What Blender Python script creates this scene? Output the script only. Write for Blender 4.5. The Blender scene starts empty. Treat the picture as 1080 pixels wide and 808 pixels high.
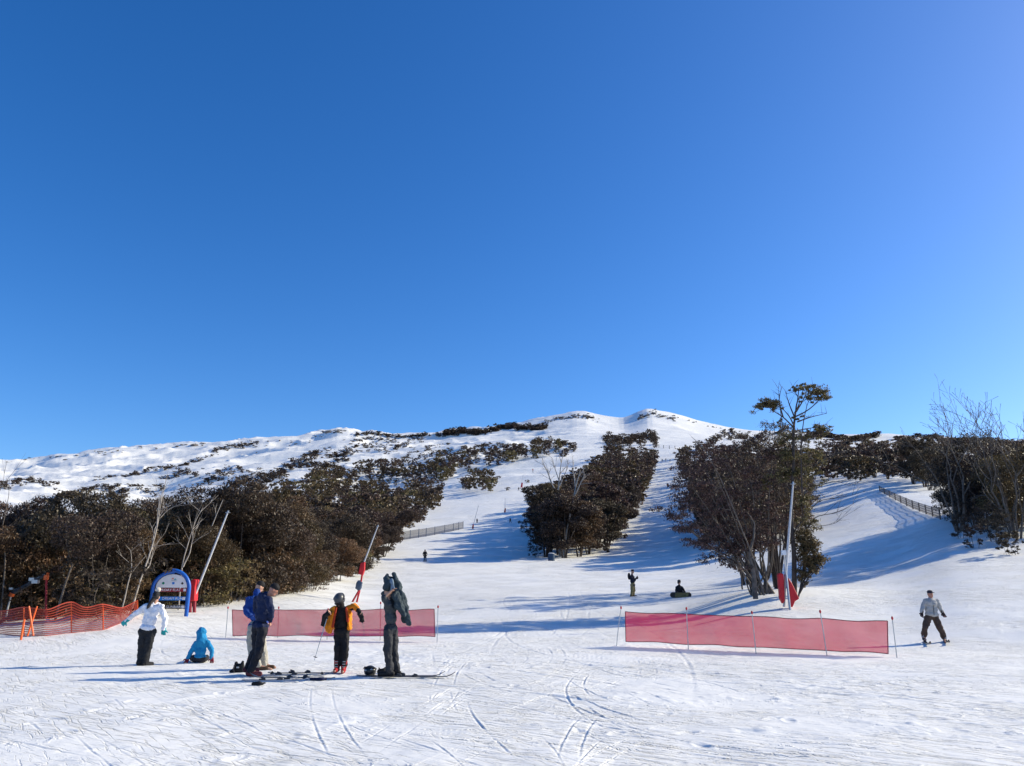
import bpy, math, random
import numpy as np
from mathutils import Vector, Matrix

# ------------------------------------------------------------------ camera, sky, sun, exposure
scene = bpy.context.scene
COL = scene.collection
R = math.radians
PITCH = R(15.2)
F = 816.0            # focal length in photo pixels (photo is 1080 px wide)
CX, CY = 540.0, 404.0
EYE = 1.6
SUN_EL = R(27.0)
SUN_AZ = R(74.0)     # clockwise from +Y

cam_d = bpy.data.cameras.new('camera')
cam_d.sensor_width = 36.0
cam_d.lens = 36.0 * F / 1080.0
cam_d.clip_start = 0.1
cam_d.clip_end = 20000.0
cam = bpy.data.objects.new('camera', cam_d)
COL.objects.link(cam)
cam.location = (0, 0, EYE)
cam.rotation_euler = (R(90) + PITCH, 0, 0)
scene.camera = cam

world = bpy.data.worlds.new('World')
scene.world = world
world.use_nodes = True
wn = world.node_tree
for n in list(wn.nodes):
    wn.nodes.remove(n)
sky = wn.nodes.new('ShaderNodeTexSky')
sky.sky_type = 'NISHITA'
sky.sun_disc = False
sky.sun_elevation = SUN_EL
sky.sun_rotation = SUN_AZ
sky.altitude = 1400
sky.air_density = 1.0
sky.dust_density = 1.9
sky.ozone_density = 4.0
bg = wn.nodes.new('ShaderNodeBackground')
bg.inputs['Strength'].default_value = 0.135
wo = wn.nodes.new('ShaderNodeOutputWorld')
hsv = wn.nodes.new('ShaderNodeHueSaturation')
hsv.inputs['Saturation'].default_value = 1.28
hsv.inputs['Value'].default_value = 1.20
hsv.inputs['Hue'].default_value = 0.508
wn.links.new(sky.outputs[0], hsv.inputs['Color'])
wn.links.new(hsv.outputs[0], bg.inputs[0])
wn.links.new(bg.outputs[0], wo.inputs[0])

sun_d = bpy.data.lights.new('sun', 'SUN')
sun_d.energy = 5.0
sun_d.angle = R(0.53)
sun_d.color = (1.0, 0.91, 0.70)
sun = bpy.data.objects.new('sun', sun_d)
COL.objects.link(sun)
sun_dir = Vector((math.sin(SUN_AZ) * math.cos(SUN_EL), math.cos(SUN_AZ) * math.cos(SUN_EL), math.sin(SUN_EL)))
sun.rotation_euler = sun_dir.to_track_quat('Z', 'Y').to_euler()
sun.location = (60, 20, 60)

vs = scene.view_settings
vs.view_transform = 'Standard'
vs.look = 'None'
vs.exposure = 0.27
vs.gamma = 1.0
vs.use_curve_mapping = False

# ------------------------------------------------------------------ picture geometry
SP, CP = math.sin(PITCH), math.cos(PITCH)

def ray(px, py):
    """direction through a photo pixel"""
    cx = (np.asarray(px, float) - CX) / F
    cy = (CY - np.asarray(py, float)) / F
    return cx, CP - cy * SP, SP + cy * CP

def tanel(px, py):
    x, y, z = ray(px, py)
    return z / np.hypot(x, y)

def project(x, y, z):
    dz = z - EYE
    fwd = y * CP + dz * SP
    up = -y * SP + dz * CP
    return CX + F * x / fwd, CY - F * up / fwd

def at(px, py, Y):
    """point seen at a pixel, Y metres ahead"""
    x, y, z = ray(px, py)
    k = Y / y
    return Vector((float(x * k), float(Y), float(EYE + z * k)))

# ------------------------------------------------------------------ noise
def _hash(ix, iy, seed):
    h = (ix * 374761393 + iy * 668265263 + seed * 1442695041) & 0x7fffffff
    h = ((h ^ (h >> 13)) * 1274126177) & 0x7fffffff
    h = (h ^ (h >> 16)) & 0xffff
    return h / 65535.0

def vnoise(x, y, seed=0):
    x = np.asarray(x, float); y = np.asarray(y, float)
    ix = np.floor(x).astype(np.int64); iy = np.floor(y).astype(np.int64)
    fx = x - ix; fy = y - iy
    fx = fx * fx * fx * (fx * (fx * 6 - 15) + 10); fy = fy * fy * fy * (fy * (fy * 6 - 15) + 10)
    a = _hash(ix, iy, seed); b = _hash(ix + 1, iy, seed); c = _hash(ix, iy + 1, seed); d = _hash(ix + 1, iy + 1, seed)
    return (a + (b - a) * fx) * (1 - fy) + (c + (d - c) * fx) * fy - 0.5

def fbm(x, y, octv=4, seed=0, gain=0.5):
    s = 0; a = 1.0
    for o in range(octv):
        s = s + a * vnoise(x, y, seed + o * 17)
        x = x * 2.03 + 11.3; y = y * 2.03 - 7.7; a *= gain
    return s

def sstep(a, b, x):
    t = np.clip((x - a) / (b - a), 0, 1)
    return t * t * (3 - 2 * t)

def pchip(xs, ys, xq):
    """monotone cubic interpolation; ys may be (n, m)"""
    xs = np.asarray(xs, float); ys = np.asarray(ys, float); xq = np.asarray(xq, float)
    if ys.ndim == 1:
        return pchip(xs, ys[:, None], xq)[:, 0]
    h = np.diff(xs)[:, None]; d = np.diff(ys, axis=0) / h
    m = np.zeros_like(ys)
    m[0] = d[0]; m[-1] = d[-1]
    same = d[:-1] * d[1:] > 0
    w1 = 2 * h[1:] + h[:-1]; w2 = h[1:] + 2 * h[:-1]
    with np.errstate(divide='ignore', invalid='ignore'):
        hm = (w1 + w2) / (w1 / d[:-1] + w2 / d[1:])
    m[1:-1] = np.where(same, np.nan_to_num(hm), 0)
    xq = np.clip(xq, xs[0], xs[-1])
    i = np.clip(np.searchsorted(xs, xq) - 1, 0, len(xs) - 2)
    hh = (xs[i + 1] - xs[i])[:, None]; t = ((xq - xs[i]))[:, None] / hh
    return (ys[i] * (1 + 2 * t) * (1 - t) ** 2 + hh * m[i] * t * (1 - t) ** 2
            + ys[i + 1] * t * t * (3 - 2 * t) + hh * m[i + 1] * t * t * (t - 1))

# ------------------------------------------------------------------ the lie of the land
CPX = [0, 150, 300, 400, 560, 700, 800, 870, 940, 1010, 1080]
ROWS = {   # metres away: row of the photo where that ground shows, per column
    35:  [666, 655, 664, 664, 662, 660, 645, 648, 652, 643, 643],
    50:  [650, 638, 626, 638, 630, 628, 621, 615, 608, 595, 596],
    65:  [640, 628, 612, 622, 618, 615, 604, 594, 587, 562, 565],
    80:  [630, 618, 600, 609, 608, 604, 590, 577, 567, 547, 550],
    120: [600, 595, 580, 589, 588, 583, 562, 548, 531, 526, 528],
    200: [570, 565, 555, 562, 556, 550, 528, 518, 506, 507, 508],
    320: [548, 545, 533, 537, 525, 519, 500, 497, 491, 494, 496],
    500: [530, 528, 510, 515, 496, 492, 481, 482, 479, 482, 484],
    800: [510, 505, 488, 482, 468, 465, 467, 469, 468, 471, 476],
}
RIDGE = [(0, 487), (50, 481), (100, 475), (150, 472), (200, 468.5), (230, 467), (270, 464), (310, 461), (335, 457), (350, 453.5),
         (365, 454.5), (380, 458), (420, 460), (450, 460), (480, 457), (520, 454), (550, 450.5), (575, 444), (600, 439), (615, 437),
         (630, 440), (660, 444), (675, 439.5), (690, 434.5), (705, 437), (720, 440), (740, 446), (770, 453), (800, 457.5), (850, 459),
         (900, 462), (940, 461), (1000, 463), (1080, 468)]
NAZ, NLR = 401, 321
dpx = np.linspace(0, 1080, 109)
tabD = [2.0, 10.0, 18.0, 26.0]
tabZ = [np.zeros(109)] * 4
for D in sorted(ROWS):
    tabD.append(D); tabZ.append(EYE + D * tanel(dpx, pchip(CPX, ROWS[D], dpx)))
rp = pchip([p for p, _ in RIDGE], [q for _, q in RIDGE], dpx)
r8 = pchip(CPX, ROWS[800], dpx)
tabD.append(1150); tabZ.append(EYE + 1150 * tanel(dpx, rp + 0.38 * (r8 - rp)))
zr = EYE + 1400 * tanel(dpx, rp)
for D, k in ((1400, 1.0), (1700, 0.97), (2600, 0.7), (4500, 0.3), (9000, 0.1)):
    tabD.append(D); tabZ.append(zr * k)
tabZ = np.array(tabZ)
rx_, ry_, _ = ray(dpx, 560.0)
daz = np.arctan2(rx_, ry_)
LR = np.linspace(math.log(2.0), math.log(9000.0), NLR)
AZ = np.linspace(-R(70), R(70), NAZ)
_t = pchip(np.log(tabD), tabZ, LR)                    # (NLR, 109)
_daz = np.concatenate([[-R(70)], daz, [R(70)]])
_t = np.concatenate([_t[:, :1], _t, _t[:, -1:]], axis=1)
TAB = pchip(_daz, _t.T, AZ).T                         # (NLR, NAZ)
_k = np.exp(-(np.arange(-12, 13) / 5.0) ** 2); _k /= _k.sum()
_pad = np.pad(TAB, ((0, 0), (12, 12)), mode='edge')
_sm = sum(_k[i] * _pad[:, i:i + NAZ] for i in range(25))
_w = (1 - sstep(math.log(500), math.log(1000), LR))[:, None]
TAB = TAB * (1 - _w) + _sm * _w

def H(x, y):
    x = np.asarray(x, float); y = np.asarray(y, float)
    r = np.hypot(x, y); a = np.arctan2(x, y)
    u = np.clip((np.log(np.maximum(r, 2.0)) - LR[0]) / (LR[1] - LR[0]), 0, NLR - 1.001)
    v = np.clip((a - AZ[0]) / (AZ[1] - AZ[0]), 0, NAZ - 1.001)
    i = u.astype(int); j = v.astype(int); fu = u - i; fv = v - j
    z = (TAB[i, j] * (1 - fv) + TAB[i, j + 1] * fv) * (1 - fu) + (TAB[i + 1, j] * (1 - fv) + TAB[i + 1, j + 1] * fv) * fu
    z = z * (1 - sstep(R(75), R(130), np.abs(a)))      # the hill ends behind the viewer
    # broad rolls on the pistes, drifts and hollows on the open mountain
    z = z + 0.22 * sstep(30, 70, r) * fbm(x / 14, y / 14, 3, 5)
    z = z + 1.0 * sstep(90, 200, r) * fbm(x / 38, y / 38, 3, 9)
    left = 1 - sstep(0.02, 0.10, a)
    far = sstep(330, 620, r) * (0.25 + 0.75 * left)
    w = 1 - np.abs(2 * fbm(x / 95 + 3, y / 60, 3, 31))
    z = z + far * (10 * (w - 0.75) + (1.5 + 7.0 * np.maximum(fbm(x / 150, y / 110, 2, 55), 0)) * fbm(x / 34, y / 13, 4, 77))
    # the bank under the big clump right of the run, and a few shovelled mounds
    for (bx, by, br, bh) in ((13.0, 40.0, 4.2, 0.5), (-17.9, 34.0, 0.9, 0.25), (-16.9, 34.5, 0.8, 0.22), (-23.5, 34.6, 1.0, 0.2)):
        z = z + bh * np.exp(-((x - bx) ** 2 + (y - by) ** 2) / br ** 2)
    return z

_hs = np.exp(np.linspace(math.log(6.0), math.log(1600.0), 170))
def hit(px, py):
    """ground points seen at photo pixels (arrays)"""
    px = np.atleast_1d(np.asarray(px, float)); py = np.atleast_1d(np.asarray(py, float))
    dx, dy, dz = ray(px, py); n = np.hypot(dx, dy); dx, dy, dz = dx / n, dy / n, dz / n
    lo = np.full(len(px), 5.0); hi = np.full(len(px), np.nan); act = np.arange(len(px))
    for r in _hs:
        gap = EYE + dz[act] * r - H(dx[act] * r, dy[act] * r)
        hi[act[gap <= 0]] = r; act = act[gap > 0]
        lo[act] = r
        if len(act) == 0: break
    ok = ~np.isnan(hi)
    l, h_, ex, ey, ez = lo[ok], hi[ok], dx[ok], dy[ok], dz[ok]
    for _ in range(11):
        m = (l + h_) / 2; above = EYE + ez * m - H(ex * m, ey * m) > 0
        l = np.where(above, m, l); h_ = np.where(above, h_, m)
    out = np.full((len(px), 3), np.nan); m = (l + h_) / 2
    out[ok, 0] = ex * m; out[ok, 1] = ey * m; out[ok, 2] = H(ex * m, ey * m)
    return out

def spot(px, py):
    return Vector(hit(px, py)[0])

# ------------------------------------------------------------------ materials
def mat(name):
    m = bpy.data.materials.new(name); m.use_nodes = True
    nt = m.node_tree
    return m, nt, nt.nodes['Principled BSDF']

def simple(name, col, rough=0.6, metal=0.0, vary=0.12, scale=12.0, bump=0.0, bscale=60.0, spec=0.4):
    m, nt, b = mat(name)
    tc = nt.nodes.new('ShaderNodeTexCoord')
    nz = nt.nodes.new('ShaderNodeTexNoise'); nz.inputs['Scale'].default_value = scale; nz.inputs['Detail'].default_value = 4
    nt.links.new(tc.outputs['Object'], nz.inputs['Vector'])
    rp = nt.nodes.new('ShaderNodeValToRGB')
    lo = [c * (1 - vary) for c in col]; hi = [min(1, c * (1 + vary)) for c in col]
    rp.color_ramp.elements[0].position = 0.3; rp.color_ramp.elements[1].position = 0.7
    rp.color_ramp.elements[0].color = (*lo, 1); rp.color_ramp.elements[1].color = (*hi, 1)
    nt.links.new(nz.outputs['Fac'], rp.inputs['Fac']); nt.links.new(rp.outputs['Color'], b.inputs['Base Color'])
    b.inputs['Roughness'].default_value = rough; b.inputs['Metallic'].default_value = metal
    b.inputs['Specular IOR Level'].default_value = spec
    if bump > 0:
        n2 = nt.nodes.new('ShaderNodeTexNoise'); n2.inputs['Scale'].default_value = bscale; n2.inputs['Detail'].default_value = 3
        nt.links.new(tc.outputs['Object'], n2.inputs['Vector'])
        bp = nt.nodes.new('ShaderNodeBump'); bp.inputs['Strength'].default_value = bump; bp.inputs['Distance'].default_value = 0.02
        nt.links.new(n2.outputs['Fac'], bp.inputs['Height']); nt.links.new(bp.outputs['Normal'], b.inputs['Normal'])
    return m

_fab = {}
def fabric(col, rough=0.75):
    k = tuple(col)
    if k not in _fab:
        _fab[k] = simple('fabric', col, rough, vary=0.18, scale=9, bump=0.7, bscale=16, spec=0.25)
    return _fab[k]

def snow_material():
    m, nt, b = mat('snow')
    geo = nt.nodes.new('ShaderNodeNewGeometry')
    def noise(scale, detail, sx=1, sy=1, rot=0.0, rough=0.55):
        mp = nt.nodes.new('ShaderNodeMapping'); mp.vector_type = 'TEXTURE'; mp.inputs['Scale'].default_value = (1 / sx, 1 / sy, 1); mp.inputs['Rotation'].default_value = (0, 0, rot)
        nt.links.new(geo.outputs['Position'], mp.inputs['Vector'])
        n = nt.nodes.new('ShaderNodeTexNoise'); n.inputs['Scale'].default_value = scale; n.inputs['Detail'].default_value = detail; n.inputs['Roughness'].default_value = rough
        nt.links.new(mp.outputs[0], n.inputs['Vector']); return n.outputs['Fac']
    def math_(op, a, c):
        n = nt.nodes.new('ShaderNodeMath'); n.operation = op
        for i, v in enumerate((a, c)):
            if isinstance(v, (int, float)): n.inputs[i].default_value = v
            else: nt.links.new(v, n.inputs[i])
        return n.outputs[0]
    rp = nt.nodes.new('ShaderNodeValToRGB')
    rp.color_ramp.elements[0].position = 0.25; rp.color_ramp.elements[1].position = 0.75
    rp.color_ramp.elements[0].color = (0.81, 0.80, 0.765, 1); rp.color_ramp.elements[1].color = (0.90, 0.885, 0.835, 1)
    nt.links.new(noise(0.35, 6), rp.inputs['Fac']); nt.links.new(rp.outputs['Color'], b.inputs['Base Color'])
    b.inputs['Roughness'].default_value = 0.65; b.inputs['Specular IOR Level'].default_value = 0.25
    # scraped streaks along the way people ski, grain and crumbs
    def groove(n, lo, hi, amt):
        mr = nt.nodes.new('ShaderNodeMapRange'); mr.interpolation_type = 'SMOOTHSTEP'
        mr.inputs[1].default_value = lo; mr.inputs[2].default_value = hi; mr.inputs[3].default_value = 0; mr.inputs[4].default_value = amt
        nt.links.new(n, mr.inputs[0]); return mr.outputs[0]
    patch = groove(noise(0.30, 4, 1, 1, 0.4, 0.6), 0.38, 0.60, 1.0)
    patch2 = groove(noise(0.45, 4, 1, 1, 1.4, 0.6), 0.46, 0.64, 1.0)
    s1 = noise(0.8, 3, 0.8, 4.0, R(-38)); g = noise(8, 4); g2 = noise(45, 2)
    h = math_('MULTIPLY', s1, 0.008)
    h = math_('ADD', h, math_('MULTIPLY', g, 0.008)); h = math_('ADD', h, math_('MULTIPLY', g2, 0.003))
    gr = math_('ADD', groove(noise(1.5, 5, 0.55, 10.0, R(-38), 0.6), 0.55, 0.64, -0.07), groove(noise(2.2, 4, 0.5, 8.0, R(-56), 0.6), 0.58, 0.66, -0.06))
    gr = math_('ADD', gr, groove(noise(2.0, 4, 0.6, 9.0, R(-22), 0.6), 0.57, 0.66, -0.055))
    h = math_('ADD', h, math_('MULTIPLY', gr, patch))
    cr = math_('ADD', groove(noise(3.4, 5, 1, 1, 0, 0.65), 0.56, 0.70, 0.035), groove(noise(9.0, 3, 1, 1, 0, 0.6), 0.60, 0.70, 0.014))
    h = math_('ADD', h, math_('MULTIPLY', cr, patch2))
    big = noise(0.11, 5)
    h = math_('ADD', h, math_('MULTIPLY', big, 0.25))
    bp = nt.nodes.new('ShaderNodeBump'); bp.inputs['Strength'].default_value = 0.75; bp.inputs['Distance'].default_value = 1.0
    nt.links.new(h, bp.inputs['Height']); nt.links.new(bp.outputs['Normal'], b.inputs['Normal'])
    return m

def leaf_material(name, dark, mid, light, vary_obj=0.35):
    m, nt, b = mat(name)
    geo = nt.nodes.new('ShaderNodeNewGeometry'); oi = nt.nodes.new('ShaderNodeObjectInfo')
    rp = nt.nodes.new('ShaderNodeValToRGB'); e = rp.color_ramp.elements
    e[0].position = 0.0; e[0].color = (*dark, 1); e[1].position = 1.0; e[1].color = (*light, 1)
    x = e.new(0.6); x.color = (*mid, 1)
    nt.links.new(geo.outputs['Random Per Island'], rp.inputs['Fac'])
    hs = nt.nodes.new('ShaderNodeHueSaturation')
    mr = nt.nodes.new('ShaderNodeMapRange'); mr.inputs[3].default_value = 1 - vary_obj; mr.inputs[4].default_value = 1 + vary_obj
    nt.links.new(oi.outputs['Random'], mr.inputs[0]); nt.links.new(mr.outputs[0], hs.inputs['Value'])
    m2 = nt.nodes.new('ShaderNodeMath'); m2.operation = 'MULTIPLY'; m2.inputs[1].default_value = 7.31
    fr = nt.nodes.new('ShaderNodeMath'); fr.operation = 'FRACT'
    mh = nt.nodes.new('ShaderNodeMapRange'); mh.inputs[3].default_value = 0.470; mh.inputs[4].default_value = 0.512
    nt.links.new(oi.outputs['Random'], m2.inputs[0]); nt.links.new(m2.outputs[0], fr.inputs[0]); nt.links.new(fr.outputs[0], mh.inputs[0])
    nt.links.new(mh.outputs[0], hs.inputs['Hue'])
    nt.links.new(rp.outputs['Color'], hs.inputs['Color']); nt.links.new(hs.outputs['Color'], b.inputs['Base Color'])
    b.inputs['Roughness'].default_value = 0.5; b.inputs['Specular IOR Level'].default_value = 0.35
    tl = nt.nodes.new('ShaderNodeBsdfTranslucent'); nt.links.new(hs.outputs['Color'], tl.inputs[0])
    mx = nt.nodes.new('ShaderNodeMixShader'); mx.inputs[0].default_value = 0.25
    nt.links.new(b.outputs[0], mx.inputs[1]); nt.links.new(tl.outputs[0], mx.inputs[2]); nt.links.new(mx.outputs[0], nt.nodes['Material Output'].inputs[0])
    return m

def net_material(name, col, alpha):
    m, nt, b = mat(name)
    b.inputs['Base Color'].default_value = (*col, 1); b.inputs['Roughness'].default_value = 0.7; b.inputs['Specular IOR Level'].default_value = 0.1
    tc = nt.nodes.new('ShaderNodeTexCoord')
    nz = nt.nodes.new('ShaderNodeTexNoise'); nz.inputs['Scale'].default_value = 1.3; nz.inputs['Detail'].default_value = 5
    nt.links.new(tc.outputs['Object'], nz.inputs['Vector'])
    mr = nt.nodes.new('ShaderNodeMapRange'); mr.inputs[1].default_value = 0.3; mr.inputs[2].default_value = 0.7
    mr.inputs[3].default_value = alpha - 0.03; mr.inputs[4].default_value = alpha + 0.03
    nt.links.new(nz.outputs['Fac'], mr.inputs[0])
    tr = nt.nodes.new('ShaderNodeBsdfTransparent'); tl = nt.nodes.new('ShaderNodeBsdfTranslucent'); tl.inputs[0].default_value = (*col, 1)
    mx0 = nt.nodes.new('ShaderNodeMixShader'); mx0.inputs[0].default_value = 0.4
    nt.links.new(b.outputs[0], mx0.inputs[1]); nt.links.new(tl.outputs[0], mx0.inputs[2])
    mx = nt.nodes.new('ShaderNodeMixShader')
    nt.links.new(mr.outputs[0], mx.inputs[0]); nt.links.new(tr.outputs[0], mx.inputs[1]); nt.links.new(mx0.outputs[0], mx.inputs[2])
    nt.links.new(mx.outputs[0], nt.nodes['Material Output'].inputs[0])
    return m

M = dict(
    snow=snow_material(),
    leaf=leaf_material('gum_leaves', (0.036, 0.025, 0.011), (0.135, 0.088, 0.038), (0.28, 0.195, 0.095)),
    leaf_dark=leaf_material('dark_gum_leaves', (0.018, 0.014, 0.009), (0.060, 0.042, 0.025), (0.15, 0.108, 0.066)),
    leaf_red=leaf_material('bronze_gum_leaves', (0.018, 0.012, 0.008), (0.060, 0.038, 0.026), (0.16, 0.11, 0.08)),
    leaf_green=leaf_material('olive_gum_leaves', (0.040, 0.034, 0.013), (0.125, 0.097, 0.037), (0.25, 0.19, 0.08)),
    scrub=leaf_material('scrub_twigs', (0.03, 0.027, 0.022), (0.07, 0.06, 0.05), (0.13, 0.115, 0.10)),
    bark=simple('gum_bark', (0.13, 0.105, 0.085), 0.85, vary=0.45, scale=5, bump=0.5, bscale=30),
    bark_dark=simple('dark_bark', (0.065, 0.05, 0.042), 0.9, vary=0.4, scale=6, bump=0.5, bscale=30),
    bark_pale=simple('bleached_wood', (0.36, 0.32, 0.28), 0.8, vary=0.3, scale=4, bump=0.4, bscale=30),
    rock=simple('granite', (0.17, 0.15, 0.135), 0.9, vary=0.45, scale=0.5, bump=0.8, bscale=2.0),
    steel=simple('grey_steel', (0.42, 0.43, 0.44), 0.4, metal=0.6, vary=0.1),
    lance=simple('grey_tube', (0.50, 0.50, 0.51), 0.45, vary=0.12),
    white=simple('white_paint', (0.75, 0.76, 0.78), 0.45, vary=0.04),
    black=simple('black_plastic', (0.018, 0.018, 0.02), 0.5, vary=0.2),
    dark=simple('dark_metal', (0.035, 0.035, 0.04), 0.5, vary=0.2),
    red=simple('red_vinyl', (0.50, 0.012, 0.02), 0.55, vary=0.15, scale=3, bump=0.5, bscale=5),
    redpole=simple('red_paint', (0.45, 0.02, 0.03), 0.5),
    maroon=simple('maroon_paint', (0.26, 0.02, 0.035), 0.6),
    orange=simple('orange_plastic', (0.80, 0.13, 0.02), 0.5, vary=0.1),
    blue=simple('blue_paint', (0.012, 0.11, 0.46), 0.4, vary=0.06),
    bandred=simple('red_board', (0.30, 0.02, 0.03), 0.5, vary=0.05),
    bandblue=simple('light_blue_board', (0.01, 0.20, 0.62), 0.5, vary=0.05),
    bandblack=simple('black_board', (0.02, 0.02, 0.022), 0.5, vary=0.05),
    green=simple('green_mark', (0.01, 0.25, 0.14), 0.5),
    teal=simple('teal_mark', (0.10, 0.38, 0.40), 0.5),
    salmon=simple('salmon_mark', (0.60, 0.22, 0.16), 0.5),
    slate=simple('slate_cover', (0.06, 0.09, 0.14), 0.6, vary=0.2),
    drum=simple('blue_grey_drum', (0.018, 0.05, 0.10), 0.5),
    wood=simple('weathered_wood', (0.16, 0.13, 0.11), 0.85, vary=0.3),
    bluepost=simple('blue_grey_post', (0.05, 0.09, 0.16), 0.6, vary=0.2),
    skin=simple('skin', (0.50, 0.28, 0.19), 0.55, vary=0.06),
    skinred=simple('ruddy_skin', (0.40, 0.19, 0.13), 0.55, vary=0.06),
    hair=simple('dark_hair', (0.02, 0.014, 0.011), 0.5, vary=0.3, scale=60),
    eye=simple('eye', (0.05, 0.035, 0.03), 0.2),
    lip=simple('lip', (0.35, 0.12, 0.10), 0.5),
    pinknet=net_material('pink_netting', (0.50, 0.018, 0.052), 0.72),
    tannet=net_material('grey_brown_netting', (0.09, 0.08, 0.075), 0.6),
    orangenet=simple('orange_netting', (0.34, 0.038, 0.018), 0.7, vary=0.15),
)

# ------------------------------------------------------------------ object helpers
def mesh_np(name, V, Q, smooth=False):
    V = np.ascontiguousarray(V, np.float32); Q = np.ascontiguousarray(Q, np.int32)
    me = bpy.data.meshes.new(name)
    k = Q.shape[1]
    me.vertices.add(len(V)); me.vertices.foreach_set('co', V.ravel())
    me.loops.add(Q.size); me.loops.foreach_set('vertex_index', Q.ravel())
    me.polygons.add(len(Q))
    me.polygons.foreach_set('loop_start', np.arange(0, Q.size, k, dtype=np.int32))
    me.polygons.foreach_set('loop_total', np.full(len(Q), k, np.int32))
    if smooth:
        me.polygons.foreach_set('use_smooth', np.ones(len(Q), bool))
    me.update(calc_edges=True)
    return me

def link(name, me, m, parent=None):
    o = bpy.data.objects.new(name, me); COL.objects.link(o)
    if m is not None and len(me.materials) == 0: me.materials.append(m)
    if parent is not None: o.parent = parent
    return o

def tag(o, label=None, cat=None, group=None, kind=None):
    for k, v in (('label', label), ('category', cat), ('group', group), ('kind', kind)):
        if v: o[k] = v
    return o

def thing(name, loc, label, cat, group=None, rz=0.0):
    o = bpy.data.objects.new(name, None); COL.objects.link(o)
    o.location = loc; o.rotation_euler = (0, 0, rz); o.empty_display_size = 0.2
    return tag(o, label, cat, group)

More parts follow.
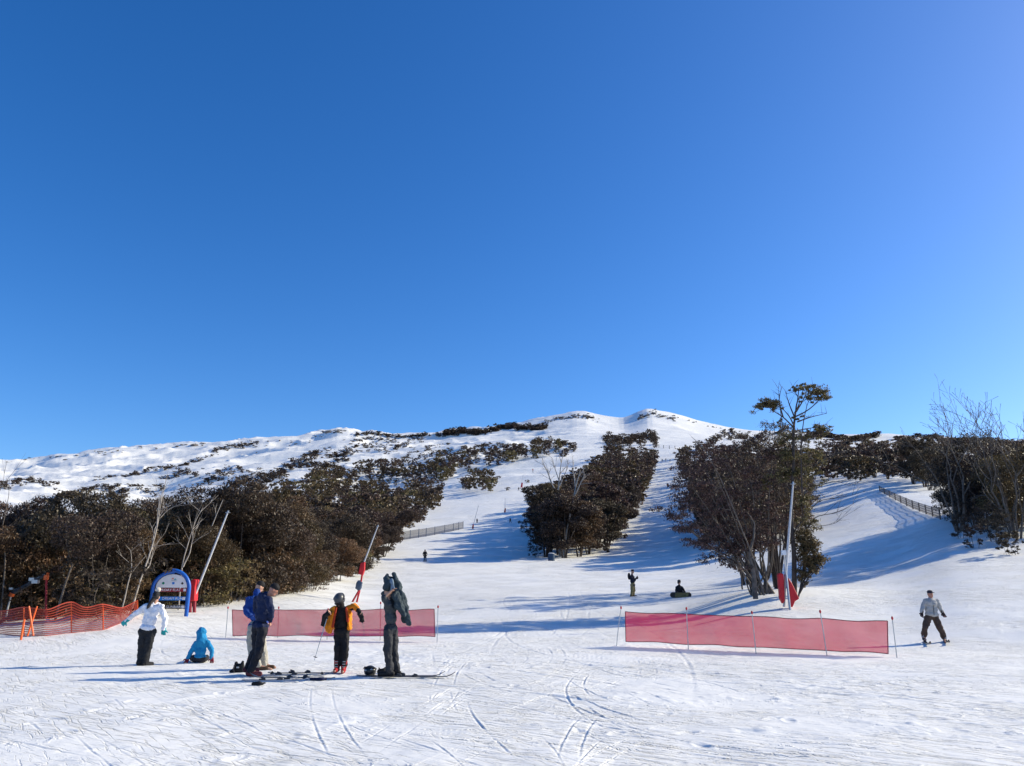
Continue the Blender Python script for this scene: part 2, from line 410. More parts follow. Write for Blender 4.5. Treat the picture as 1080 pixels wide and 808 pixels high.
class MB:
    """collects simple solids, links them as one mesh object"""
    def __init__(s): s.v = []; s.f = []
    def add(s, v, f):
        n = len(s.v); s.v += [tuple(p) for p in v]; s.f += [tuple(i + n for i in q) for q in f]; return s
    def box(s, c, d, rot=None, taper=1.0, bev=0.0):
        hx, hy, hz = d[0] / 2, d[1] / 2, d[2] / 2
        b = bev if bev > 0 else min(hx, hy, hz) * 0.12
        P = []
        for z, k, ins in ((-hz, 1, b), (-hz + b, 1, 0), (hz - b, taper, 0), (hz, taper, b)):
            x, y = hx * k - ins, hy * k - ins
            P += [(-x, -y, z), (x, -y, z), (x, y, z), (-x, y, z)]
        Fc = [(3, 2, 1, 0)]
        for i in range(3):
            for j in range(4):
                a = i * 4 + j; c2 = i * 4 + (j + 1) % 4
                Fc.append((a, c2, c2 + 4, a + 4))
        Fc.append((12, 13, 14, 15))
        P = [Vector(p) for p in P]
        if rot is not None: P = [rot @ p for p in P]
        return s.add([p + Vector(c) for p in P], Fc)
    def tube(s, pts, rad, seg=8, cap=True):
        pts = [Vector(p) for p in pts]
        if isinstance(rad, (int, float)): rad = [rad] * len(pts)
        V = []; Fc = []
        ref = None
        for i, p in enumerate(pts):
            d = (pts[min(i + 1, len(pts) - 1)] - pts[max(i - 1, 0)]).normalized()
            if ref is None: ref = Vector((1, 0, 0)) if abs(d.x) < 0.8 else Vector((0, 1, 0))
            a = d.cross(ref).normalized(); b = d.cross(a); ref = b.cross(d) * -1 if False else ref
            for j in range(seg):
                t = 2 * math.pi * j / seg
                V.append(p + (a * math.cos(t) + b * math.sin(t)) * rad[i])
        for i in range(len(pts) - 1):
            for j in range(seg):
                k = (j + 1) % seg
                Fc.append((i * seg + j, i * seg + k, (i + 1) * seg + k, (i + 1) * seg + j))
        if cap:
            Fc.append(tuple(reversed(range(seg)))); Fc.append(tuple(range((len(pts) - 1) * seg, len(pts) * seg)))
        return s.add(V, Fc)
    def ell(s, c, r, rot=None, nu=14, nv=9):
        V = []; Fc = []
        for i in range(nv + 1):
            ph = math.pi * i / nv
            for j in range(nu):
                t = 2 * math.pi * j / nu
                p = Vector((r[0] * math.sin(ph) * math.cos(t), r[1] * math.sin(ph) * math.sin(t), r[2] * math.cos(ph)))
                V.append((rot @ p if rot is not None else p) + Vector(c))
        for i in range(nv):
            for j in range(nu):
                k = (j + 1) % nu
                Fc.append((i * nu + j, (i + 1) * nu + j, (i + 1) * nu + k, i * nu + k))
        return s.add(V, Fc)
    def cap(s, p, q, r0, r1, seg=10):
        """tapered capsule"""
        p, q = Vector(p), Vector(q); d = (q - p)
        L = d.length; d = d.normalized() if L > 1e-6 else Vector((0, 0, 1))
        pts = []; rad = []
        for t in (0.02, 0.3, 0.6, 0.85):
            pts.append(p - d * r0 * math.sqrt(max(0, 1 - t * t))); rad.append(r0 * t)
        pts.append(p); rad.append(r0); pts.append(q + d * 1e-4); rad.append(r1)
        for t in (0.85, 0.6, 0.3, 0.02):
            pts.append(q + d * (1e-4 + r1 * math.sqrt(max(0, 1 - t * t)))); rad.append(r1 * t)
        return s.tube(pts, rad, seg)
    def prism(s, outline, y0, y1):
        """outline in x,z extruded along y"""
        n = len(outline)
        V = [(x, y0, z) for x, z in outline] + [(x, y1, z) for x, z in outline]
        Fc = [tuple(range(n)), tuple(reversed(range(n, 2 * n)))]
        for i in range(n):
            k = (i + 1) % n; Fc.append((k, i, i + n, k + n))
        return s.add(V, Fc)
    def mesh(s, name, smooth=True):
        me = bpy.data.meshes.new(name); me.from_pydata([tuple(p) for p in s.v], [], s.f)
        if smooth: me.polygons.foreach_set('use_smooth', np.ones(len(me.polygons), bool))
        me.update(); return me
    def build(s, name, m, parent=None, smooth=True):
        o = link(name, s.mesh(name, False), m, parent)
        if smooth:
            o.data.polygons.foreach_set('use_smooth', np.ones(len(o.data.polygons), bool))
            try:
                o.data.set_sharp_from_angle(angle=R(40))
            except Exception: pass
        return o
    def fuse(s, name, m, parent=None, voxel=0.015, smooth=4, wrinkle=0.0):
        """melt the overlapping solids into one continuous skin"""
        me = s.mesh(name); t = bpy.data.objects.new('melt', me); COL.objects.link(t)
        md = t.modifiers.new('r', 'REMESH'); md.mode = 'VOXEL'; md.voxel_size = voxel; md.use_smooth_shade = True
        sm = t.modifiers.new('s', 'SMOOTH'); sm.iterations = smooth; sm.factor = 0.5
        if wrinkle > 0:
            dp = t.modifiers.new('d', 'DISPLACE'); tx = WR; dp.texture = tx; dp.strength = wrinkle; dp.mid_level = 0.5
        dg = bpy.context.evaluated_depsgraph_get(); dg.update()
        out = bpy.data.meshes.new_from_object(t.evaluated_get(dg))
        out.name = name; out.materials.clear()
        bpy.data.objects.remove(t); bpy.data.meshes.remove(me)
        out.polygons.foreach_set('use_smooth', np.ones(len(out.polygons), bool))
        return link(name, out, m, parent)

WR = bpy.data.textures.new('wrinkles', 'CLOUDS'); WR.noise_scale = 0.12; WR.noise_depth = 2

def dup(root, loc, rz=None, sc=None, label=None, group=None):
    c = root.copy(); COL.objects.link(c); c.location = loc
    if rz is not None: c.rotation_euler = (c.rotation_euler[0], c.rotation_euler[1], rz)
    if sc is not None: c.scale = sc
    if label: c['label'] = label
    if group: c['group'] = group
    for ch in root.children:
        d = ch.copy(); COL.objects.link(d); d.parent = c
        for g in ch.children:
            e = g.copy(); COL.objects.link(e); e.parent = d
    return c

# ------------------------------------------------------------------ snow ground: one sheet to the horizon
def near_detail(x, y):
    r = np.hypot(x, y)
    near = 1 - sstep(30, 60, r)
    z = near * (0.030 * fbm(x / 1.7, y / 1.7, 3, 101) + 0.012 * fbm(x / 0.42, y / 0.42, 3, 131))
    rough = sstep(-0.05, 0.35, fbm(x / 3.1, y / 3.1, 2, 151))
    z += near * rough * 0.035 * np.maximum(fbm(x / 0.22, y / 0.22, 2, 171) - 0.05, 0)
    mid = sstep(35, 60, r) * (1 - sstep(150, 300, r))
    z += mid * 0.10 * fbm(x / 3.5, y / 3.5, 3, 111)
    rng = np.random.RandomState(12)
    sel0 = (r < 75) & (y > 0)
    xs, ys = x[sel0], y[sel0]; acc = np.zeros_like(xs)
    for k in range(230):
        if k < 150:
            d = rng.uniform(6.0, 30.0) if k % 3 else rng.uniform(6, 13); px = rng.uniform(-0.72, 0.72) * d; y0 = d
            th = math.atan2(-0.62, 0.79) + rng.normal(0, 0.22)
            if rng.rand() < 0.0: th = math.atan2(-1, -0.15) + rng.normal(0, 0.3)
            L = rng.uniform(0.4, 3.5); dep = rng.uniform(0.004, 0.011); w = rng.uniform(0.008, 0.013)
        elif k < 180:      # long runs coming down the piste towards the viewer
            px = rng.uniform(-1, 6); y0 = rng.uniform(25, 55); th = math.atan2(-1, -0.18) + rng.normal(0, 0.16)
            L = rng.uniform(10, 26); dep = rng.uniform(0.008, 0.018); w = rng.uniform(0.03, 0.05)
        else:
            px = rng.uniform(-3, 16); y0 = rng.uniform(14, 34); th = math.atan2(-0.62, 0.79) + rng.normal(0, 0.3)
            L = rng.uniform(2, 8); dep = rng.uniform(0.008, 0.02); w = rng.uniform(0.025, 0.05)
        cv = rng.normal(0, 0.012)
        ux, uy = math.cos(th), math.sin(th)
        dx = xs - px; dy = ys - y0
        s = dx * ux + dy * uy; t = -dx * uy + dy * ux - cv * s * s
        near_ = (np.abs(t) < 5 * w) & (np.abs(s) < L)
        if not near_.any(): continue
        ss = s[near_]; tt = t[near_]
        env = 1 - sstep(0.6 * L, L, np.abs(ss)); env = env * (0.65 + 0.7 * vnoise(ss * 2.2, tt * 0 + k, 3))
        acc[near_] += env * dep * (-np.exp(-(tt / w) ** 2) + 0.5 * np.exp(-((tt - 2.0 * w) / w) ** 2))
        if 140 < k < 182 or k % 5 == 0:
            t2 = tt - 3.2 * w
    def track(px, y0, th, L, cv, dep, w, gap=0.0, k=0):
        ux, uy = math.cos(th), math.sin(th)
        dx = xs - px; dy = ys - y0
        sv = dx * ux + dy * uy; tv = -dx * uy + dy * ux - cv * sv * sv
        for off in ((0,) if gap == 0 else (-gap / 2, gap / 2)):
            t_ = tv - off
            m_ = (np.abs(t_) < 4 * w) & (np.abs(sv) < L)
            if not m_.any(): continue
            ss, tt = sv[m_], t_[m_]
            env = (1 - sstep(0.25 * L, L, np.abs(ss))) * np.clip(0.6 + 1.3 * vnoise(ss * 1.3, off + k + 0 * ss, 3), 0.15, 1.2)
            acc[m_] += env * dep * (-np.exp(-(tt / w) ** 2) + 0.6 * np.exp(-((tt - 1.9 * w) / w) ** 2))
    for k in range(260):
        d = rng.uniform(8, 26)
        if k < 150:   px, th = rng.uniform(-0.1, 0.72) * d, math.atan2(-0.62, 0.79) + rng.normal(0, 0.2)
        elif k < 205: px, th = rng.uniform(-0.7, 0.0) * d, math.atan2(-0.62, 0.79) + rng.normal(0, 0.35)
        else:        px, th = rng.uniform(-0.1, 0.22) * d, math.atan2(-1, 0.05) + rng.normal(0, 0.3)
        track(px, d, th, rng.uniform(1.0, 5.0), rng.normal(0, 0.03), rng.uniform(0.005, 0.013), rng.uniform(0.007, 0.012) * (0.55 + d / 15), rng.choice([0, 0, 0.22, 0.35]), k)
    for px, y0, th, L, cv in ((1.0, 15.0, R(-97), 6, .030), (1.35, 15.5, R(-97), 6.5, .034), (0.6, 16, R(-104), 5, -.01), (1.9, 18, R(-78), 7, .02), (2.4, 13, R(-55), 4, -.03), (0.2, 12, R(-60), 4, .03), (4.5, 14, R(-35), 4, .02), (-0.4, 10.5, R(-80), 2.5, .02)):
        track(px, y0, th, L, cv, .012, .015, .0, int(px * 10) + 50)
    # boot prints in the foreground
    for k in range(46):
        d = rng.uniform(7.5, 16); px = rng.uniform(-0.62, 0.35) * d
        th = rng.uniform(0, 6.28); c, s_ = math.cos(th), math.sin(th)
        dx = xs - px; dy = ys - d
        a = (dx * c + dy * s_) / 0.16; b = (-dx * s_ + dy * c) / 0.07
        q = a * a + b * b
        nn = q < 6
        acc[nn] += -0.012 * np.exp(-q[nn] ** 2) + 0.004 * np.exp(-((q[nn] - 2.2) ** 2))
    z[sel0] += acc
    return z

azf = np.radians(np.arange(-38, 38.001, 0.064)); azc = np.radians(np.arange(42, 318.1, 4.0))
azs = np.concatenate([azf, azc])
rad = np.concatenate([np.exp(np.arange(math.log(2.0), math.log(6), 0.03)), np.exp(np.arange(math.log(6.0), math.log(20), 0.0023)), np.exp(np.arange(math.log(20.0), math.log(60), 0.006)), np.exp(np.arange(math.log(60), math.log(260), 0.012)),
                      np.exp(np.arange(math.log(260), math.log(1900), 0.0075)), np.exp(np.linspace(math.log(1900), math.log(8900), 30))])
na, nr = len(azs), len(rad)
gx = (rad[:, None] * np.sin(azs)[None, :]).ravel(); gy = (rad[:, None] * np.cos(azs)[None, :]).ravel()
gz = H(gx, gy) + near_detail(gx, gy)
V = np.concatenate([np.stack([gx, gy, gz], 1), [[0, 0, 0]]])
ii, jj = np.meshgrid(np.arange(nr - 1), np.arange(na), indexing='ij'); kk = (jj + 1) % na
Q = np.stack([ii * na + jj, (ii + 1) * na + jj, (ii + 1) * na + kk, ii * na + kk], -1).reshape(-1, 4)
j0 = np.arange(na)
tri = np.stack([np.full(na, nr * na), j0, (j0 + 1) % na, (j0 + 1) % na], 1)
ground = link('snow_ground', mesh_np('snow_ground', V, Q[:, ::-1] if False else Q, True), M['snow'])
fan = bpy.data.meshes.new('fan')
tag(ground, kind='structure')
import bmesh
bm = bmesh.new(); bm.from_mesh(ground.data); bm.verts.ensure_lookup_table()
cv_ = bm.verts[nr * na]
for a in range(na):
    bm.faces.new((cv_, bm.verts[a], bm.verts[(a + 1) % na])).smooth = True
bmesh.ops.recalc_face_normals(bm, faces=bm.faces[-3:])
bm.to_mesh(ground.data); bm.free()
# ------------------------------------------------------------------ trees
class TB:
    """numpy collector of limbs (quads) and leaves (quads)"""
    def __init__(s): s.V = []; s.Q = []; s.n = 0
    def add(s, V, Q):
        s.V.append(V); s.Q.append(Q + s.n); s.n += len(V)
    def limb(s, pts, rad, seg=5):
        pts = np.asarray(pts, float); n = len(pts)
        d = np.gradient(pts, axis=0); d /= np.linalg.norm(d, axis=1)[:, None] + 1e-9
        ref = np.where(np.abs(d[:, 2:3]) < 0.9, [[0, 0, 1.0]], [[1.0, 0, 0]])
        a = np.cross(d, ref); a /= np.linalg.norm(a, axis=1)[:, None] + 1e-9
        b = np.cross(d, a); t = np.arange(seg) * 2 * math.pi / seg
        rad = np.asarray(rad, float)
        V = pts[:, None] + (a[:, None] * np.cos(t)[None, :, None] + b[:, None] * np.sin(t)[None, :, None]) * rad[:, None, None]
        i, j = np.meshgrid(np.arange(n - 1), np.arange(seg), indexing='ij'); k = (j + 1) % seg
        s.add(V.reshape(-1, 3), np.stack([i * seg + j, i * seg + k, (i + 1) * seg + k, (i + 1) * seg + j], -1).reshape(-1, 4))
    def leaves(s, rng, P, ln, wd, droop=0.5):
        n = len(P)
        a = rng.normal(size=(n, 3)); a[:, 2] -= droop * 1.2; a /= np.linalg.norm(a, axis=1)[:, None]
        b = np.cross(a, rng.normal(size=(n, 3))); b /= np.linalg.norm(b, axis=1)[:, None] + 1e-9
        k = rng.uniform(0.6, 1.3, (n, 1))
        a = a * ln * k / 2; b = b * wd * k / 2
        V = np.stack([P - a, P + b * 1.0 - a * 0.15, P + a, P - b * 1.0 - a * 0.15], 1).reshape(-1, 3)
        s.add(V, np.arange(4 * n).reshape(-1, 4))
    def mesh(s, name, smooth=False):
        return mesh_np(name, np.concatenate(s.V), np.concatenate(s.Q), smooth)

def bez(p0, p1, p2, n=8):
    t = np.linspace(0, 1, n)[:, None]
    return (1 - t) ** 2 * np.asarray(p0) + 2 * t * (1 - t) * np.asarray(p1) + t * t * np.asarray(p2)

def wobble(rng, pts, amp):
    w = rng.normal(size=pts.shape) * amp; w[0] = 0
    return pts + np.cumsum(w, axis=0) * 0.5

def clump_pts(rng, c, r, n, hollow=0.35, tw=0.20):
    """leaf positions in an uneven flattened puff made of smaller tufts"""
    k = max(3, n // 28)
    d = rng.normal(size=(k, 3)); d /= np.linalg.norm(d, axis=1)[:, None]
    tuft = d * (hollow + (1 - hollow) * rng.rand(k, 1)) * np.asarray(r)
    idx = rng.randint(0, k, n)
    return np.asarray(c) + tuft[idx] + rng.normal(size=(n, 3)) * np.asarray(r) * tw

def gum(seed, h=6.5, nst=6, spread=2.2, bare=0.3, cl=0.8, nbr=5, nleaf=8000, ln=0.15, wd=0.055, rbase=0.09, lean=(0, 0), flat=0.6, upto=1.0, twig=3, droop=0.5, basew=0.35, hollow=0.35, tw=0.20):
    """many-stemmed snow gum: returns (limbs, leaves)"""
    rng = np.random.RandomState(seed); L = TB(); C = TB(); clumps = []
    for s in range(nst):
        th = 2 * math.pi * (s + rng.uniform(-0.3, 0.3)) / nst; rr = spread * math.sqrt(rng.uniform(0.08, 1.0))
        hh = h * rng.uniform(0.72, 1.0) * (1 - 0.22 * (rr / spread) ** 2)
        b0 = np.array([math.cos(th), math.sin(th), 0]) * basew * rng.uniform(0.2, 1) - [0, 0, 0.3]
        tip = np.array([math.cos(th) * rr + lean[0], math.sin(th) * rr + lean[1], hh])
        ctl = np.array([tip[0] * 0.35, tip[1] * 0.35, hh * 0.55]) + rng.normal(size=3) * 0.2
        pts = wobble(rng, bez(b0, ctl, tip, 10), 0.05 * h / 7)
        r0 = rbase * rng.uniform(0.6, 1.0) * h / 6.5
        rad = r0 * (1 - np.linspace(0, 1, 10) ** 1.2 * 0.85)
        L.limb(pts, rad)
        clumps.append((pts[-1], cl * rng.uniform(0.8, 1.15)))
        for b in range(nbr):
            t = bare + (1 - bare) * (b + rng.uniform(0.1, 0.9)) / nbr
            i = min(int(t * 9), 8); p = pts[i] + (pts[i + 1] - pts[i]) * (t * 9 - i)
            a = rng.uniform(0, 2 * math.pi) if rng.rand() < 0.5 else math.atan2(p[1], p[0]) + rng.normal(0, 0.7)
            ll = h * rng.uniform(0.10, 0.22) * (1.15 - 0.5 * t)
            q = p + np.array([math.cos(a) * ll, math.sin(a) * ll, ll * rng.uniform(0.1, 0.8)])
            m = (p + q) / 2 + [0, 0, -0.1 * ll]
            bp = wobble(rng, bez(p, m, q, 6), 0.03)
            L.limb(bp, r0 * 0.42 * (1 - 0.75 * np.linspace(0, 1, 6)), 4)
            clumps.append((q, cl * rng.uniform(0.55, 1.05)))
    tot = sum(c[1] ** 2 for c in clumps)
    for c, r in clumps:
        n = max(12, int(nleaf * r * r / tot))
        P = clump_pts(rng, c, (r, r, r * flat), n, hollow, tw)
        P = P[P[:, 2] > 0.12 * h * (bare + 0.2)]
        if len(P): C.leaves(rng, P, ln, wd, droop)
        for _ in range(twig):
            d = rng.normal(size=3); d /= np.linalg.norm(d); d[2] = abs(d[2]) * 0.6
            L.limb(np.array([c - d * 0.1, c + d * r * 0.45 + [0, 0, 0.04], c + d * r * 0.95]), [0.014 * h / 6.5, 0.010 * h / 6.5, 0.004 * h / 6.5], 3)
    return L, C

def dead(seed, h=8.0, nst=3, spread=2.0, r0=0.10, depth=4, up=0.55):
    rng = np.random.RandomState(seed); L = TB()
    def grow(p, d, ln, r, k):
        n = 6; q = p + d * ln
        side = rng.normal(size=3) * 0.09 * ln
        pts = wobble(rng, bez(p, (p + q) / 2 + side, q, n), 0.025 * ln)
        r1 = r * (0.55 if k else 0.25)
        L.limb(pts, np.linspace(r, max(r1, 0.016), n), 5 if r > 0.03 else 3)
        if k == 0: return
        for j in range(rng.randint(2, 4)):
            t = rng.uniform(0.45, 1.0) if j else 1.0
            i = min(int(t * 5), 4); s = pts[i] + (pts[i + 1] - pts[i]) * (t * 5 - i)
            nd = d + rng.normal(size=3) * 0.36; nd[2] += 0.22 * up; nd /= np.linalg.norm(nd)
            grow(s, nd, ln * rng.uniform(0.5, 0.78), r1 * rng.uniform(0.7, 1.0), k - 1)
    for s in range(nst):
        th = 2 * math.pi * (s + rng.rand() * 0.6) / nst
        d = np.array([math.cos(th) * spread / h, math.sin(th) * spread / h, 1.0]); d /= np.linalg.norm(d)
        grow(np.array([math.cos(th) * 0.15, math.sin(th) * 0.15, -0.3]), d, h * rng.uniform(0.36, 0.5), r0 * rng.uniform(0.6, 1.0), depth)
    return L

def tree(name, L, C, loc, label=None, cat='tree', group=None, leaf='leaf', bark='bark', rz=0.0, sc=1.0):
    root = thing(name, loc, label, cat, group, rz); root.scale = (sc, sc, sc)
    if L is not None: link('trunk', L.mesh('trunk', True) if isinstance(L, TB) else L, M[bark], root)
    if C is not None: link('crown', C.mesh('crown') if isinstance(C, TB) else C, M[leaf], root)
    return root

# prototypes as mesh pairs: (kind, detail) -> list of (trunk mesh, crown mesh, leaf material, bark, height)
PROTO = {}
def proto(kind, lod, seed, leaf, bark='bark', **kw):
    L, C = gum(seed, **kw)
    tm = L.mesh('trunk', True); cm = C.mesh('crown'); tm.materials.append(M[bark]); cm.materials.append(M[leaf])
    PROTO.setdefault((kind, lod), []).append((tm, cm, kw['h']))
for i, lf in enumerate(('leaf', 'leaf_red', 'leaf', 'leaf_green', 'leaf_dark', 'leaf')):
    proto('bush', 0, 10 + i, lf, h=5.2, nst=5, spread=2.0, bare=0.10, cl=1.12, nbr=2, nleaf=36000, ln=0.135, wd=0.056, twig=7, droop=0.8, flat=0.66, rbase=0.05, basew=0.6, hollow=0.72, tw=0.13)
    proto('bush', 1, 20 + i, lf, h=5.4, nst=5, spread=2.5, bare=0.2, cl=1.3, nbr=2, rbase=0.06, hollow=0.72, tw=0.13, nleaf=22000, ln=0.185, wd=0.085, twig=2, flat=0.65)
    proto('bush', 2, 30 + i, lf, h=5.4, nst=5, spread=2.8, bare=0.2, cl=1.5, nbr=1, hollow=0.72, tw=0.14, nleaf=5000, ln=0.40, wd=0.21, twig=1, flat=0.55)
    proto('bush', 3, 70 + i, lf, h=6.0, nst=7, spread=3.2, bare=0.15, cl=1.2, nbr=3, nleaf=700, ln=0.8, wd=0.40, twig=0, flat=0.55)
    proto('bush', 4, 80 + i, lf, h=6.0, nst=6, spread=3.6, bare=0.05, cl=1.4, nbr=2, nleaf=200, ln=1.3, wd=0.75, twig=0, flat=0.5)
for i, lf in enumerate(('leaf_dark', 'leaf_red', 'leaf_red', 'leaf')):
    proto('tall', 0, 40 + i, lf, 'bark_dark', h=10.0, nst=6, spread=2.6, bare=0.34, cl=0.95, nbr=7, nleaf=14000, ln=0.14, wd=0.05, twig=5, flat=0.42)
    proto('tall', 1, 50 + i, lf, 'bark_dark', h=9.4, nst=5, spread=2.9, bare=0.12, cl=1.4, nbr=4, hollow=0.7, tw=0.13, nleaf=28000, ln=0.21, wd=0.10, twig=2, flat=0.5)
    proto('tall', 2, 60 + i, lf, 'bark_dark', h=9.4, nst=5, spread=3.1, bare=0.15, cl=1.75, nbr=3, hollow=0.7, tw=0.14, nleaf=6500, ln=0.44, wd=0.23, twig=1, flat=0.45)
    proto('tall', 3, 90 + i, lf, 'bark_dark', h=10.0, nst=6, spread=3.6, bare=0.15, cl=1.5, nbr=5, nleaf=900, ln=0.9, wd=0.45, twig=0, flat=0.45)

for i, lf in enumerate(('leaf_dark', 'leaf_dark', 'leaf_dark', 'leaf_green')):
    proto('dense', 0, 140 + i, lf, 'bark_dark', h=6.0, nst=7, spread=2.0, bare=0.12, cl=0.95, nbr=5, nleaf=16000, ln=0.14, wd=0.055, twig=4, flat=0.6, rbase=0.06, hollow=0.55, tw=0.16)
PROTO[('dense', 1)] = PROTO[('dense', 0)]

def in_poly(px, py, poly):
    inside = np.zeros(len(px), bool); n = len(poly)
    for i in range(n):
        x0, y0 = poly[i]; x1, y1 = poly[(i + 1) % n]
        c = ((y0 > py) != (y1 > py)) & (px < (x1 - x0) * (py - y0) / ((y1 - y0) + 1e-12) + x0)
        inside ^= c
    return inside

def scatter(poly, near, slope, n, seed, keep=None):
    """ground points of a wood: spacing near + slope*distance, footprint given on the ground"""
    rng = np.random.RandomState(seed)
    xs = [p[0] for p in poly]; ys = [p[1] for p in poly]
    px = rng.uniform(min(xs), max(xs), n); py = rng.uniform(min(ys), max(ys), n)
    k = in_poly(px, py, poly); px, py = px[k], py[k]
    P = hit(px, py); ok = ~np.isnan(P[:, 0]); P = P[ok]; px = px[ok]; py = py[ok]
    out = []; acc = np.zeros((0, 3))
    for i in range(len(P)):
        p = P[i]; r = math.hypot(p[0], p[1]); s = near + slope * r
        if len(acc) and (np.hypot(acc[:, 0] - p[0], acc[:, 1] - p[1]) < s).any(): continue
        acc = np.vstack([acc, p]); out.append((p, px[i], py[i], r, rng.rand(), rng.rand(), rng.rand()))
    return out

PLACES = []   # (size in the picture, kind, point, distance, height, rotation, pick, label, group)
def plant(poly, near, slope, n, seed, kind, hmin, hmax, label, group, grow=0.0):
    kind0 = kind
    for p, px, py, r, a, b, c in scatter(poly, near, slope, n, seed):
        a = np.clip(0.5 + 1.1 * float(vnoise(p[0] / 7.0, p[1] / 7.0, 5 + seed)) + 0.8 * (a - 0.5), 0, 1)
        if kind0 == 'bush' and px < 265 and py > 560: b_ = sstep(150, 265, px); a *= 0.72 + 0.28 * float(b_)
        if kind0 == 'tall' and px > 700 and px < 850 and 577 < py < 616: continue
        kind = 'tall' if (kind0 == 'bush' and r > 70 and (px > 265 or py < 560) and (c * 97) % 1 < 0.45) else kind0
        h = (hmin + (hmax - hmin) * a) * (1 + grow * min(r / 300.0, 3.0))
        PLACES.append([h / r, kind, p, r, h, b * 6.283, c, label(px, py) if callable(label) else label, group])

def lab_left(px, py):
    # far trees first, by what they stand over
    if py < 575:
        if px < 150: return 'dark gum far back in the left forest just below the white mountainside'
        if px < 300: return 'dark gum at the back of the left forest above the blue arch sign'
        return 'brown gum high in the left forest beyond the red snow lance'
    if px < 70: return 'brown-olive snow gum behind the dark boom and orange netting'
    if px < 150: return 'dark shaggy snow gum in the forest behind the orange netting'
    if px < 215: return 'olive snow gum in the forest behind the blue arch sign'
    if px < 300: return 'bushy brown snow gum in the forest behind the two men in blue'
    return 'bushy bronze snow gum at the forest edge along the ski run'

plant([(-70, 657), (0, 655), (60, 653), (118, 648), (150, 642), (215, 639), (262, 631), (330, 622), (372, 606), (402, 590), (417, 577), (424, 566), (452, 548),
       (462, 535), (466, 520), (470, 507), (440, 497), (380, 500), (310, 515), (265, 535), (225, 560), (170, 580), (110, 594), (60, 596), (0, 590), (-70, 588)],
      2.1, 0.0145, 12000, 1, 'bush', 3.2, 7.6, lab_left, 'snow gums of the left forest', grow=0.10)
plant([(484, 500), (520, 494), (560, 486), (592, 478), (588, 471), (530, 476), (480, 480), (400, 492), (330, 503), (330, 512), (420, 506), (468, 509)], 2.2, 0.0095, 6000, 2, 'bush', 6, 10,
      'dark gum in the band of forest across the upper slope', 'gums of the upper forest band')
plant([(487, 520), (520, 520), (523, 505), (500, 504)], 4, 0.012, 500, 3, 'bush', 6, 8.5, 'dark gum of the small isolated clump on the upper left run', 'gums of the isolated clump')
plant([(576, 588), (600, 590), (640, 582), (656, 560), (668, 542), (680, 522), (688, 498), (690, 482), (646, 480), (628, 505), (606, 530), (580, 552), (568, 570)],
      2.6, 0.013, 5000, 4, 'tall', 9.5, 13.5, lambda px, py: 'dark tall gum at the near end of the tree island between the runs' if py > 560 else
      ('dark gum midway up the tree island between the runs' if py > 515 else 'dark gum near the top of the tree island between the runs'), 'gums of the middle tree island', grow=-0.05)
plant([(776, 622), (800, 628), (828, 626), (842, 605), (838, 560), (842, 528), (812, 512), (772, 505), (738, 500), (716, 492), (728, 520), (742, 555), (758, 588)],
      2.2, 0.016, 5000, 5, 'tall', 6.8, 9.2, lambda px, py: 'dark gum in the big right clump behind the white snow lance' if py > 590 else
      'dark gum on the slope behind the big right clump', 'gums of the right clump')
plant([(716, 490), (770, 500), (850, 514), (850, 500), (760, 484), (722, 480)], 3.5, 0.02, 900, 15, 'tall', 9, 12, 'grey-brown gum high on the slope behind the right clump', 'gums of the right clump')
plant([(862, 507), (905, 512), (925, 506), (990, 520), (1000, 512), (985, 500), (930, 496), (862, 496)], 3.0, 0.02, 1500, 6, 'tall', 6.5, 9.5,
      'dark round-topped gum in the band above the slatted fence', 'gums of the band above the fence', grow=0.2)
plant([(862, 482), (930, 478), (1000, 484), (1090, 486), (1090, 476), (1000, 474), (862, 474)], 6, 0.02, 1200, 16, 'tall', 8, 12, 'dark gum near the skyline above the slatted fence', 'gums on the right skyline')
plant([(1006, 556), (1040, 563), (1100, 568), (1125, 558), (1110, 542), (1060, 540), (1008, 546)], 1.7, 0.010, 1500, 7, 'dense', 4.8, 7.2,
      'dark bushy gum in the clump at the right end of the fence', 'gums of the right edge clump')
PLACES.sort(key=lambda q: -q[0])

import os
def place_trees():
    far = {}
    n = 0
    for s, kind, p, r, h, rz, c, label, group in PLACES:
        lod = 0 if r < 85 else (1 if r < 230 else (2 if r < 430 else 3))
        lst = PROTO[(kind, lod)]; tm, cm, ph = lst[int(c * len(lst)) % len(lst)]; ph = {'bush': 6.0, 'tall': 10.0, 'dense': 6.0}[kind]
        if n < 292:
            root = thing('snow_gum', Vector(p), label, 'tree', group, rz); k = h / ph; root.scale = (k * (1.0 + 0.25 * (c - 0.5)),) * 2 + (k,)
            for nm, me in (('trunk', tm), ('crown', cm)):
                o = bpy.data.objects.new(nm, me); COL.objects.link(o); o.parent = root
            n += 1
        else:
            lst = PROTO[(kind, 3 if r < 700 else (3 if kind == 'tall' else 3))]; tm, cm, ph = lst[int(c * len(lst)) % len(lst)]
            far.setdefault(cm.materials[0].name, []).append((cm, p, h / ph, rz))
    return far
FAR = place_trees()
print('TREES', len(PLACES), {k: len(v) for k, v in FAR.items()})

